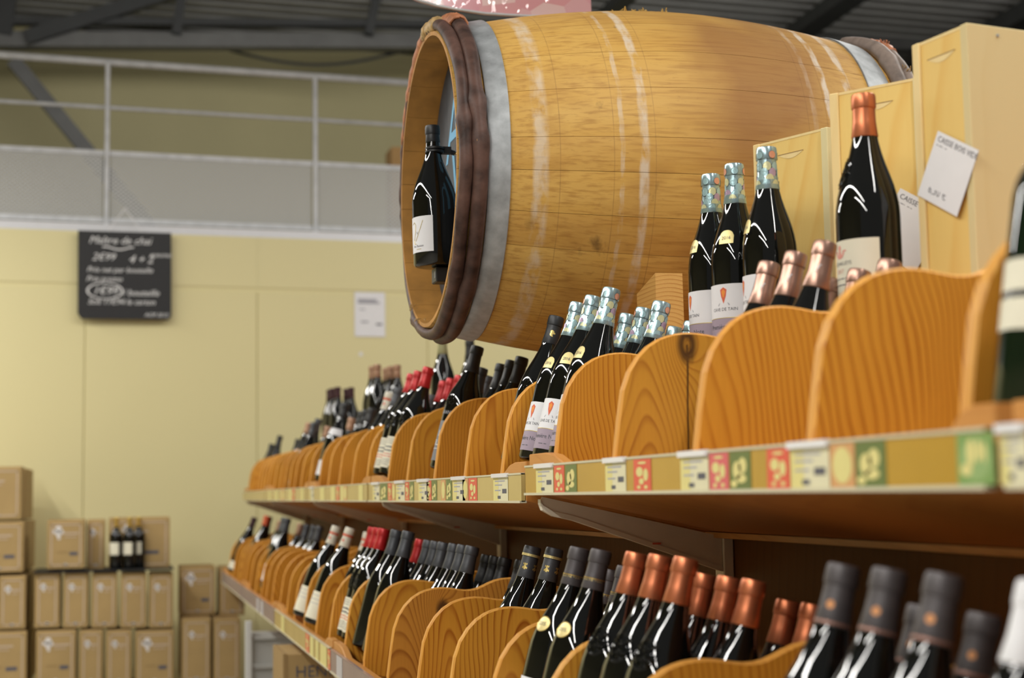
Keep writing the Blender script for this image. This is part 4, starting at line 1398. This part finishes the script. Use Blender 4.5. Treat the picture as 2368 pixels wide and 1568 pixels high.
MB().box((.028, .05, 0), (.46, .07, hcab - .055), M_cab).obj('back_sheet', e_)
for z in (.35, .60, .78, hcab - .08):
    MB().box((.028, .02, z), (.44, .3, z + .012), M_cab).obj('shelf_plate', e_)

# ------------------------------------------------------------------ barrel
BX, BY, BZ, BH = 1.027, 2.90, .602, .462
def br(x): return .345 - .0625 * (abs(x) / BH) ** 1.9
def oak():
    m, n, l, b = new_mat('weathered_oak')
    tc = n.new('ShaderNodeTexCoord')
    sep = n.new('ShaderNodeSeparateXYZ')
    l.new(tc.outputs['Object'], sep.inputs[0])
    oi = n.new('ShaderNodeObjectInfo')
    rnd = oi.outputs['Random']
    def noise(sx, sy, sz, det=3, off=0):
        cb = n.new('ShaderNodeCombineXYZ')
        l.new(mth(n, l, 'ADD', mth(n, l, 'MULTIPLY', sep.outputs[0], sx), mth(n, l, 'MULTIPLY', rnd, off)), cb.inputs[0])
        l.new(mth(n, l, 'MULTIPLY', sep.outputs[1], sy), cb.inputs[1])
        l.new(mth(n, l, 'MULTIPLY', sep.outputs[2], sz), cb.inputs[2])
        t = n.new('ShaderNodeTexNoise')
        t.inputs['Scale'].default_value = 1
        t.inputs['Detail'].default_value = det
        l.new(cb.outputs[0], t.inputs['Vector'])
        return t.outputs['Fac']
    fib = noise(7, 190, 190, 3, 40)
    mid = noise(5, 26, 26, 4, 60)
    big = noise(2.6, 3, 3, 3, 0)
    ray_ = noise(60, 240, 240, 2, 11)
    col = mixc(n, l, mth(n, l, 'MULTIPLY', rnd, .9), (.66, .385, .085), (.47, .225, .034))
    col = mixc(n, l, mth(n, l, 'MULTIPLY', mid, .55), col, (.74, .50, .17))
    gr = n.new('ShaderNodeValToRGB')
    gr.color_ramp.elements[0].position, gr.color_ramp.elements[1].position = .48, .70
    l.new(fib, gr.inputs['Fac'])
    col = mixc(n, l, mth(n, l, 'MULTIPLY', gr.outputs['Color'], .55), col, (.36, .17, .038))
    gr = n.new('ShaderNodeValToRGB')
    gr.color_ramp.elements[0].position, gr.color_ramp.elements[1].position = .62, .75
    l.new(ray_, gr.inputs['Fac'])
    col = mixc(n, l, mth(n, l, 'MULTIPLY', gr.outputs['Color'], .25), col, (.28, .13, .035))
    # wine stain round the bung, purplish brown
    sx = mth(n, l, 'SUBTRACT', sep.outputs[0], .10)
    sg = mth(n, l, 'POWER', 2.718, mth(n, l, 'MULTIPLY', mth(n, l, 'MULTIPLY', sx, sx), -42))
    hz = mth(n, l, 'MAXIMUM', mth(n, l, 'MULTIPLY_ADD', sep.outputs[2], 1.6, .62), .25)
    st = mth(n, l, 'MULTIPLY', mth(n, l, 'MULTIPLY', sg, hz), mth(n, l, 'MULTIPLY_ADD', big, 4.0, -1.2))
    st = mth(n, l, 'MINIMUM', mth(n, l, 'MAXIMUM', st, 0), .72)
    col = mixc(n, l, st, col, (.26, .115, .045))
    mo_ = noise(9, 11, 11, 5, 0)
    gr = n.new('ShaderNodeValToRGB')
    gr.color_ramp.elements[0].position, gr.color_ramp.elements[1].position = .52, .72
    l.new(mo_, gr.inputs['Fac'])
    col = mixc(n, l, mth(n, l, 'MULTIPLY', gr.outputs['Color'], .40), col, (.33, .15, .04))
    # dark mould spots low on the belly
    dk = noise(16, 16, 9, 5, 0)
    gr = n.new('ShaderNodeValToRGB')
    gr.color_ramp.elements[0].position, gr.color_ramp.elements[1].position = .66, .74
    l.new(dk, gr.inputs['Fac'])
    bx_ = mth(n, l, 'ADD', sep.outputs[0], .2)
    bg = mth(n, l, 'POWER', 2.718, mth(n, l, 'MULTIPLY', mth(n, l, 'MULTIPLY', bx_, bx_), -60))
    col = mixc(n, l, mth(n, l, 'MULTIPLY', mth(n, l, 'MULTIPLY', gr.outputs['Color'], .75), bg), col, (.06, .035, .02))
    # chalky bands left by former hoops
    patchy = noise(45, 22, 22, 4, 0)
    for x0, wd, am in ((-.318, .016, .5), (-.175, .005, .4), (-.135, .010, .62), (.235, .008, .7), (.285, .010, .6), (.20, .006, .25)):
        dd = mth(n, l, 'ABSOLUTE', mth(n, l, 'SUBTRACT', mth(n, l, 'ADD', sep.outputs[0], mth(n, l, 'MULTIPLY', mth(n, l, 'SUBTRACT', patchy, .5), .012)), x0))
        band = mth(n, l, 'MAXIMUM', mth(n, l, 'SUBTRACT', 1, mth(n, l, 'DIVIDE', dd, wd)), 0)
        band = mth(n, l, 'MINIMUM', mth(n, l, 'MULTIPLY', band, 2.2), 1)
        mask = mth(n, l, 'MINIMUM', mth(n, l, 'MAXIMUM', mth(n, l, 'MULTIPLY_ADD', patchy, 4.2, -1.55), 0), 1)
        col = mixc(n, l, mth(n, l, 'MULTIPLY', mth(n, l, 'MULTIPLY', band, mask), am), col, (.74, .68, .58))
    # hoop ghost lines
    for x0 in (-.285, -.19, -.115, .185, .225, .29):
        dd = mth(n, l, 'ABSOLUTE', mth(n, l, 'SUBTRACT', sep.outputs[0], x0))
        ln = mth(n, l, 'LESS_THAN', dd, .0009)
        col = mixc(n, l, mth(n, l, 'MULTIPLY', ln, mth(n, l, 'MULTIPLY', mid, .5)), col, (.2, .1, .04))
    l.new(col, b.inputs['Base Color'])
    b.inputs['Roughness'].default_value = .5
    b.inputs['Specular IOR Level'].default_value = .2
    bp = n.new('ShaderNodeBump')
    bp.inputs['Strength'].default_value = .35
    bp.inputs['Distance'].default_value = .0008
    l.new(fib, bp.inputs['Height'])
    l.new(bp.outputs['Normal'], b.inputs['Normal'])
    return m
M_oak = oak()
M_oakin = plain('inner_oak', (.46, .22, .045), .65, noise=.25, nscale=18, bump=.3)
M_willow = plain('willow_bark', (.085, .045, .034), .5, noise=.6, nscale=28, bump=.9, spec=.3)
M_willowt = plain('dusty_willow_bark', (.22, .17, .14), .55, noise=.4, nscale=25, bump=.8)
M_knob = plain('bare_willow_knot', (.38, .18, .06), .6, noise=.4, nscale=90)
M_cane = plain('cane_binding', (.46, .30, .12), .5, noise=.3, nscale=90, bump=.6)
M_caner = plain('reddish_bark_binding', (.42, .16, .07), .5, noise=.35, nscale=60, bump=.8)
M_slateb = plain('slate_paint', (.055, .062, .072), .6, noise=.35, nscale=9)
M_chalkb = plain('blue_chalk', (.22, .50, .75), .8)
KB = 1.10
be = empty('wine_barrel', (BX * KB, BY * KB, BZ * KB))
be.scale = (KB, KB, KB)
tag(be, 'big oak wine barrel lying on its side on top of the shelves', 'barrel')
rb = random.Random(5)
NS = 26
ang = [0]
ws = [rb.uniform(.75, 1.3) for _ in range(NS)]
tot = sum(ws)
acc = .17
NX = 26
for k in range(NS):
    a0, a1 = acc, acc + 2 * math.pi * ws[k] / tot
    acc = a1
    m_ = MB()
    vo, vi = [], []
    nv = 5
    gap = .00035
    for i in range(NX + 1):
        x = -BH + 2 * BH * i / NX
        r = br(x)
        t_ = .024 - (.0165 if i in (0, NX) else .006 if i in (1, NX - 1) else 0)
        g_ = gap / r
        for j in range(nv + 1):
            a = a0 + g_ + (a1 - a0 - 2 * g_) * j / nv
            rr2 = r - (.0007 if j in (0, nv) else 0)
            vo.append((x, rr2 * math.cos(a), rr2 * math.sin(a)))
            vi.append((x, (r - t_) * math.cos(a), (r - t_) * math.sin(a)))
    q = nv + 1
    fo_, fi_ = [], []
    nV = len(vo)
    for i in range(NX):
        for j in range(nv):
            p = i * q + j
            fo_.append((p, p + 1, p + q + 1, p + q))
            fi_.append((nV + p, nV + p + q, nV + p + q + 1, nV + p + 1))
        p = i * q
        fo_.append((p, p + q, nV + p + q, nV + p))
        p = i * q + nv
        fo_.append((p, nV + p, nV + p + q, p + q))
    for i in (0, NX):
        for j in range(nv):
            p = i * q + j
            f = (p, nV + p, nV + p + 1, p + 1)
            fi_.append(f if i == 0 else f[::-1])
    m_.add(vo + vi, fo_ + fi_, M_oak)
    k2 = m_.mi(M_oakin)
    for z in range(len(fo_), len(m_.m)):
        m_.m[z] = k2
    st = m_.obj('stave', be, True, 35)
# heads
for sgn in (-1, 1):
    x = sgn * (BH - .075)
    m_ = MB()
    nb = 7
    rh_ = br(x) - .027
    for j in range(nb):
        y0, y1 = -rh_ + 2 * rh_ * j / nb + .0006, -rh_ + 2 * rh_ * (j + 1) / nb - .0006
        pts = []
        for s_ in range(9):
            yy = y0 + (y1 - y0) * s_ / 8
            pts.append((yy, math.sqrt(max(rh_ ** 2 - yy ** 2, 0))))
        P = pts + [(p[0], -p[1]) for p in pts[::-1]]
        vs = [(x + dxx, p[0], p[1]) for dxx in (-.009, .009) for p in P]
        nn = len(P)
        m_.add(vs, [tuple(range(nn)), tuple(range(nn, 2 * nn))[::-1]] + [(i, nn + i, nn + (i + 1) % nn, (i + 1) % nn) for i in range(nn)], M_slateb)
    hd = m_.obj('barrel_head', be)
    if sgn < 0:
        hd['label'] = 'slate-painted barrel head with blue chalk writing'
        t = MB()
        f = lambda u, v: (x - .0098, -u, v)
        add_text(t, 'Au', .19, M_chalkb, f, shear=.25, align='LEFT', cx=-.13, cy=.115)
        add_text(t, 'Vin', .19, M_chalkb, f, shear=.15, align='LEFT', cx=-.09, cy=-.0)
        t.obj('chalk_writing', hd)
# hoops
def hoop_band(x0, x1, extra=.0025, name='metal_hoop'):
    m_ = MB()
    n_ = 96
    vs, fs = [], []
    xs_ = [x0, x0 + .0015, (x0 + x1) / 2, x1 - .0015, x1]
    for i in range(n_):
        a = 2 * math.pi * i / n_
        for j, x in enumerate(xs_):
            r = br(x) + extra + (0 if j in (0, 4) else .0012)
            vs.append((x, r * math.cos(a), r * math.sin(a)))
    for i in range(n_):
        for j in range(4):
            k = (i + 1) % n_
            fs.append((i * 5 + j, k * 5 + j, k * 5 + j + 1, i * 5 + j + 1))
    m_.add(vs, fs, M_steel)
    # inner lip so the band has thickness
    vs2 = []
    for i in range(n_):
        a = 2 * math.pi * i / n_
        for x in (x0, x1):
            for e2 in (0, extra):
                vs2.append((x, (br(x) - .001 + e2) * math.cos(a), (br(x) - .001 + e2) * math.sin(a)))
    fs2 = []
    for i in range(n_):
        k = (i + 1) % n_
        fs2 += [(i * 4, i * 4 + 1, k * 4 + 1, k * 4), (i * 4 + 2, k * 4 + 2, k * 4 + 3, i * 4 + 3)]
    m_.add(vs2, fs2, M_steel)
    o = m_.obj(name, be, True, 40)
    for da, dxx in ((.055, .3), (-.015, .7)):
        a = R(90) + .04 + da
        xx = x0 + (x1 - x0) * dxx
        rv = MB()
        rv.lathe([(0, .008), (.003, .0075), (.005, .004)], M_steel, 12, Matrix.Translation((xx, (br(xx) + extra) * math.cos(a), (br(xx) + extra) * math.sin(a))) @ Matrix.Rotation(a - math.pi / 2, 4, 'X'))
        rv.obj('rivet', o, True)
    return o
hoop_band(-.410, -.371, .004)
hoop_band(.335, .388, .003)
def willow(x, r_t, seed, mat=M_willow):
    rr_ = random.Random(seed)
    n_ = 110
    ph = [rr_.random() * 6.28 for _ in range(4)]
    pts = []
    for i in range(n_):
        a = 2 * math.pi * i / n_
        r = br(x) + r_t * .72 + .0013 * math.sin(5 * a + ph[0]) + .0008 * math.sin(13 * a + ph[1])
        xx = x + .0016 * math.sin(4 * a + ph[2]) + .001 * math.sin(9 * a + ph[3])
        pts.append((xx, r * math.cos(a), r * math.sin(a)))
    kn = sorted(rr_.random() for _ in range(10))
    def rf(t):
        v = 1 + .05 * math.sin(40 * t)
        for k in kn:
            v += .22 * math.exp(-((t - k) * 130) ** 2)
        return v
    m_ = MB().tube(pts, r_t, mat, 12, True, rf=rf)
    o = m_.obj('willow_hoop', be, True, 60)
    for k in kn:
        a = 2 * math.pi * k
        c_ = Vector((x + rr_.uniform(-.006, .002), (br(x) + r_t * 1.55) * math.cos(a), (br(x) + r_t * 1.55) * math.sin(a)))
        kb = MB()
        kb.lathe([(-.001, .0055), (.0012, .005), (.002, .0025)], M_knob, 9, Matrix.Translation(c_) @ Matrix.Rotation(a - math.pi / 2, 4, 'X'))
        kb.obj('knot', o, True)
    return o
w1 = willow(-.450, .0125, 3)
w2 = willow(-.426, .0140, 8)
w3 = willow(.410, .0150, 12, M_willowt)
w4 = willow(.438, .0135, 15, M_willowt)
# cane and bark bindings on top of the willow hoops
def binding(x, a0, a1, r_t, mat, name, parent, turns=9):
    m_ = MB()
    pts = []
    n_ = turns * 10
    for i in range(n_ + 1):
        t = i / n_
        a = a0 + (a1 - a0) * t
        c_ = Vector((x, (br(x) + .010) * math.cos(a), (br(x) + .010) * math.sin(a)))
        rad_ = Vector((0, math.cos(a), math.sin(a)))
        ax = Vector((1, 0, 0))
        th = 2 * math.pi * turns * t
        pts.append(c_ + (rad_ * math.cos(th) + ax * math.sin(th)) * r_t)
    m_.tube(pts, .0032, mat, 6)
    o = m_.obj(name, parent, True)
    return o
def strip(x, a0, a1, r_t, mat, name, parent, bulge=1.0):
    n_ = 16
    pts = [(x, (br(x) + .0105) * math.cos(a0 + (a1 - a0) * i / n_), (br(x) + .0105) * math.sin(a0 + (a1 - a0) * i / n_)) for i in range(n_ + 1)]
    return MB().tube(pts, r_t, mat, 10, rf=lambda t: bulge * (1 + .08 * math.sin(40 * t))).obj(name, parent, True)
strip(-.450, R(26), R(84), .0148, M_caner, 'bark_wrap', w1)
strip(-.449, R(83), R(103), .0160, M_cane, 'split_cane_end', w1)
strip(-.427, R(97), R(118), .0170, M_caner, 'bark_wrap', w2)
binding(-.427, R(112), R(119), .0172, M_caner, 'cane_binding', w2, 5)
binding(-.449, R(87), R(90), .0172, M_cane, 'cane_binding', w1, 2)
strip(.438, R(62), R(82), .0155, M_caner, 'bark_wrap', w4)
strip(.438, R(82), R(100), .0155, M_cane, 'split_cane_end', w4)
strip(.438, R(98), R(124), .0180, M_caner, 'bark_wrap', w4)
def tuft(parent, x, a, r0, n_, L, mat, seed):
    rr_ = random.Random(seed)
    m_ = MB()
    for _ in range(n_):
        aa = a + rr_.uniform(-.03, .03)
        p = Vector((x + rr_.uniform(-.01, .01), r0 * math.cos(aa), r0 * math.sin(aa)))
        d_ = Vector((rr_.uniform(-.6, .6), rr_.uniform(-.6, .6) + math.cos(a), math.sin(a) + rr_.uniform(-.3, .3))).normalized() * rr_.uniform(.4, 1) * L
        m_.tube([p, p + d_ * .6, p + d_ + Vector((0, .002, -.001))], .0009, mat, 4)
    o = m_.obj('frayed_fibres', parent)
    o['kind'] = 'stuff'
tuft(w4, .438, R(118), br(.438) + .026, 14, .012, M_caner, 1)
tuft(w4, .438, R(96), br(.438) + .024, 8, .010, M_caner, 2)
tuft(w4, .438, R(140), br(.438) + .022, 10, .012, M_cane, 7)
tuft(w1, -.458, R(-70), br(.45) - .012, 14, .010, M_cane, 3)
tuft(w1, -.458, R(-55), br(.45) - .012, 10, .010, M_cane, 4)
tuft(w1, -.458, R(88), br(.45) - .008, 10, .008, M_cane, 6)
# dust on the crown of the barrel
rr_ = random.Random(4)
m_ = MB()
for _ in range(90):
    x = rr_.uniform(-.33, .3)
    a = R(90) + rr_.gauss(0, .06)
    p = Vector((x, br(x) * math.cos(a), br(x) * math.sin(a)))
    d_ = Vector((rr_.uniform(-1, 1), rr_.uniform(-1, 1), rr_.uniform(.3, 1))) * .0035
    m_.tube([p, p + d_, p + d_ * 1.2 + Vector((.002, 0, 0))], .0006, M_white, 4)
o = m_.obj('dust_fluff', be)
o['kind'] = 'stuff'
# dried moss on top
m_ = MB()
mm = plain('dried_straw_moss', (.50, .32, .08), .8, noise=.5, nscale=60)
for _ in range(330):
    u, v = rr_.uniform(-.055, .045), rr_.gauss(0, .018)
    p = Vector((u, v, 0))
    d_ = Vector((rr_.uniform(-1, 1), rr_.uniform(-1, 1), rr_.uniform(.0, 1.4))) * .008
    m_.tube([p, p + d_, p + d_ * 1.3 + Vector((rr_.uniform(-.004, .004), 0, rr_.uniform(0, .004)))], .0013, mm, 4)
for _ in range(70):
    u = rr_.uniform(-.05, .04)
    m_.lathe([(0, .0015), (.002, .003), (.004, .0014)], mm, 6, Matrix.Translation((u, rr_.gauss(0, .012), rr_.uniform(.004, .012) * (1 - abs(u) * 8))))
mo = m_.obj('dried_moss')
mo.location = ((BX - .02) * KB, BY * KB, (BZ + br(0) - .002) * KB + EZ)
mo.scale = (KB, KB, KB)
tag(mo, 'small clump of dried yellow moss on top of the barrel', 'moss', kind='stuff')

# bottle held on the barrel head
pb = at(994, 619, 2.87)
bt = bottle('barrel', Matrix.Translation((.575 * KB, 2.865 * KB, pb.z * KB)) @ Matrix.Rotation(R(-1), 4, 'Y') @ Matrix.Rotation(R(13), 4, 'Z'), 'Black wine bottle clamped upright inside the barrel\'s open left end', None, .905 * KB)
# clamp + bracket are fixed to the barrel head
hx = -BH + .075 - .009
nk = Vector((.575 - BX, 2.865 - BY, pb.z - BZ))
m_ = MB()
for z in (.222, .228):
    m_.tube([nk + Vector((.0165 * math.cos(a * math.pi / 12), .0165 * math.sin(a * math.pi / 12), z)) for a in range(24)], .003, M_rubber, 6, True)
m_.box((nk.x + .013, nk.y - .008, nk.z + .219), (nk.x + .03, nk.y + .006, nk.z + .232), M_rubber)
m_.tube([nk + Vector((.024, 0, .2255)), Vector((hx - .018, nk.y, nk.z + .221))], .005, M_rubber, 8)
cl = m_.obj('neck_clamp', be, True, 40)
m_ = MB(); m_.tube([Vector((hx - .02, nk.y, nk.z + .221)), Vector((hx + .001, nk.y, nk.z + .220))], .0028, M_brass, 8)
m_.obj('brass_screw', cl, True)
m_ = MB()
m_.box((nk.x - .005, nk.y - .022, nk.z - .030), (hx + .001, nk.y + .022, nk.z - .0012), M_rubber, ch=.002)
m_.box((nk.x - .006, nk.y - .016, nk.z - .022), (nk.x - .0045, nk.y - .010, nk.z - .010), M_steel)
m_.obj('bottle_bracket', be)

# cradle under the barrel
def cradle(x0, x1, label):
    e_ = empty('barrel_cradle', ((x0 + x1) / 2, 2.75, ZP))
    tag(e_, label, 'cradle', 'barrel cradles')
    w_ = (x1 - x0) / 2
    hb = .186
    m_ = MB()
    # block: end grain faces the aisle camera, bevelled along its outer top edge
    P = [(-w_, 0), (-w_, hb), (w_ * .98, hb), (w_ * 1.02, 0)]
    Y0, Y1 = -.01, .10
    vs = [(-w_, Y0, 0), (w_, Y0, 0), (w_ * .92, Y0, hb), (-w_, Y0, hb), (-w_ - .045 * 0, Y1, 0), (w_, Y1, 0), (w_ * .92, Y1, hb * .88), (-w_, Y1, hb * .86)]
    m_.add(vs, [(0, 1, 2, 3), (5, 4, 7, 6), (3, 2, 6, 7), (0, 3, 7, 4), (1, 5, 6, 2), (0, 4, 5, 1)], M_chock)
    m_.obj('end_block', e_)
    MB().box((-w_ * .8, .10, 0), (w_ * .8, .70, .022), M_chock, ch=.003).obj('beam', e_)
    m_ = MB()
    m_.add([(v[0], .80 - v[1], v[2]) for v in vs], [(3, 2, 1, 0), (6, 7, 4, 5), (7, 6, 2, 3), (4, 7, 3, 0), (2, 6, 5, 1), (1, 5, 4, 0)], M_chock)
    m_.obj('end_block', e_)
    return e_
cradle(.968, 1.024, 'pale end-grain wooden cradle block under the barrel\'s left half')
cradle(1.38, 1.45, 'hidden second wooden cradle block under the barrel behind the pale boxes')

# ------------------------------------------------------------------ wooden wine boxes
def wine_box(px, py, zt, wl_, dp, angd, label, tagtxt=None, tagpos=None):
    d = CR * (px - W / 2) / F - CU * (py - H / 2) / F + CF
    q = d * (zt / d.z)
    h = zt - ZP
    Rm = Matrix.Rotation(R(angd), 4, 'Z')
    # local: x into the box (depth), y along the lid away from the near corner, z up; near top corner at origin top
    M = Matrix.Translation((q.x, q.y, ZP)) @ Rm
    e_ = empty('wooden_wine_box', M=M)
    tag(e_, label, 'box', 'pale wooden wine boxes')
    t_ = .009
    MB().box((0, -.0, 0), (dp, t_ * 1.6, h), M_boxp, ch=.0012).obj('side_panel', e_)
    MB().box((0, wl_ - t_ * 1.6, 0), (dp, wl_, h), M_boxe, ch=.0012).obj('side_panel', e_)
    MB().box((.003, t_ * 1.6, h - .004), (dp, wl_ - t_ * 1.6, h - .0), M_boxe).obj('top_panel', e_)
    lid = MB().box((.0035, t_ * 1.6 + .0005, .002), (.010, wl_ - t_ * 1.6 - .0005, h - .001), M_box)
    lo_ = lid.obj('sliding_lid', e_)
    # thumb notch
    nm = MB()
    cy_ = wl_ * .5
    pts = [(cy_ - .028 + .056 * i / 12, -.009 * math.sin(math.pi * i / 12)) for i in range(13)]
    nm.add([(.0030, p[0], h - .028 + .006 * (p[0] - cy_) / .028 * 0 + p[1]) for p in pts], [tuple(range(13))], M_boxe)
    nm.add([(.0027, cy_ - .028, h - .0285), (.0027, cy_ + .028, h - .0285), (.0027, cy_ + .028, h - .0272), (.0027, cy_ - .028, h - .0272)], [(0, 1, 2, 3)], plain('notch_shadow_groove', (.36, .22, .08), .7))
    nm.obj('thumb_notch', lo_)
    for zz in (h - .006,):
        for xx in (.05, .13):
            MB().lathe([(0, .0022), (.0015, .002)], M_steel, 8, Matrix.Translation((xx, -.0003, h - .012)) @ Matrix.Rotation(R(90), 4, 'X')).obj('nail', e_)
    return e_, h
def price_card(e_, h, y, z, w_, hh, rot, lines_, price, label):
    t_ = MB()
    c_, s_ = math.cos(R(rot)), math.sin(R(rot))
    def fn(dx):
        return lambda u, v: (dx - .006 * max(0, -v / hh), y - (u * c_ - v * s_), z + u * s_ + v * c_)
    pts = [(-w_ / 2, -hh / 2), (w_ / 2, -hh / 2), (w_ / 2, hh / 2), (-w_ / 2, hh / 2)]
    f = fn(-.0012)
    rect(t_, -w_ / 2, -hh / 2, w_ / 2, hh / 2, M_white, f)
    b2 = fn(-.0004)
    rect(t_, -w_ / 2, -hh / 2, w_ / 2, hh / 2, M_white, b2)
    card = t_.obj('price_card')
    card.matrix_world = e_.matrix_world.copy()
    M0 = Matrix.Translation((0, 0, EZ)) @ Matrix.Identity(4)
    card.matrix_world = e_.matrix_world
    tag(card, label, 'price card', 'white price cards on wooden boxes')
    t_ = MB()
    g = fn(-.0018)
    for i, s2 in enumerate(lines_):
        add_text(t_, s2, w_ * .125, M_ink, g, align='LEFT', cx=-w_ * .44, cy=hh * (.40 - .13 * i))
    rect(t_, -w_ * .48, -hh * .2, w_ * .42, -hh * .193, M_ink, g)
    rect(t_, w_ * .22, -hh * .10, w_ * .44, -hh * .02, M_inkl, g)
    rect(t_, -w_ * .40, -hh * .08, -w_ * .22, -hh * .055, M_inkl, g)
    if price:
        add_text(t_, price, w_ * .17, M_ink, g, align='LEFT', cx=-w_ * .30, cy=-hh * .33)
    o = t_.obj('card_lettering', card)
    return card
# angles: direction of the lid measured from the shelf line
bx1, h1 = wine_box(2235, 52, .600, .112, .24, 10, 'Tallest nearest pale wooden box at the right, carrying the 6,30 € card')
bx2, h2 = wine_box(2130, 176, .604, .152, .16, 36, 'Middle pale wooden box behind the copper-capped bottle')
bx3, h3 = wine_box(1912, 293, .590, .165, .16, 24, 'Lowest-looking left pale wooden box beside the standing blue-capped bottles')
bpy.context.view_layer.update()
price_card(bx1, h1, .047, .188, .088, .090, -29, ['CAISSE BOIS VIDE', 'BTLE'], '6,30 €', 'White price card reading CAISSE BOIS VIDE 6,30 € on the tallest box')
price_card(bx2, h2, .030, .155, .086, .098, -33, ['CAISSE BOIS VIDE', 'BTLES'], None, 'White price card partly hidden between the bottle and the tallest box')

# ------------------------------------------------------------------ pink hanging sign
def pinkmat():
    m, n, l, b = new_mat('pink_glossy_print')
    tc = n.new('ShaderNodeTexCoord')
    v = n.new('ShaderNodeTexVoronoi')
    v.inputs['Scale'].default_value = 14
    l.new(tc.outputs['Object'], v.inputs['Vector'])
    cr = n.new('ShaderNodeValToRGB')
    e = cr.color_ramp.elements
    e[0].color = (.72, .34, .34, 1); e[1].color = (.80, .56, .52, 1)
    e.new(.5).color = (.68, .28, .32, 1)
    sep = n.new('ShaderNodeSeparateColor')
    l.new(v.outputs['Color'], sep.inputs[0])
    l.new(sep.outputs[0], cr.inputs['Fac'])
    l.new(cr.outputs['Color'], b.inputs['Base Color'])
    b.inputs['Roughness'].default_value = .15
    b.inputs['Coat Weight'].default_value = .8
    nz = n.new('ShaderNodeTexNoise'); nz.inputs['Scale'].default_value = 22
    l.new(tc.outputs['Object'], nz.inputs['Vector'])
    bp = n.new('ShaderNodeBump'); bp.inputs['Strength'].default_value = .5; bp.inputs['Distance'].default_value = .01
    l.new(nz.outputs['Fac'], bp.inputs['Height'])
    l.new(bp.outputs['Normal'], b.inputs['Coat Normal'])
    return m
YS = 3.65
cpt = [(940, -12), (965, 0), (1010, 13), (1060, 22), (1120, 31), (1180, 35), (1240, 38), (1300, 40), (1368, 41), (1366, -12), (1360, -420), (1150, -470), (980, -300), (920, -120)]
o0 = at(1150, -200, YS)
e_ = empty('hanging_sign', tuple(o0))
tag(e_, 'pink glossy hanging sign with white rim at the top edge above the barrel', 'sign')
vs = [at(x, y, YS) - o0 for x, y in cpt]
k = len(vs)
m_ = MB()
m_.add([v + Vector((0, dy, 0)) for dy in (0, .012) for v in vs], [tuple(range(k)), tuple(range(k, 2 * k))[::-1]] + [(i, k + i, k + (i + 1) % k, (i + 1) % k) for i in range(k)], pinkmat())
m_.obj('sign_face', e_)
m_ = MB(); m_.tube([v + Vector((0, -.001, 0)) for v in vs[:9]], .0035, M_galv, 6); m_.obj('sign_rim', e_, True)
m_ = MB(); m_.tube([vs[11], at(1150, -2600, YS) - o0], .002, M_tape, 5); m_.obj('hanging_wire', e_)
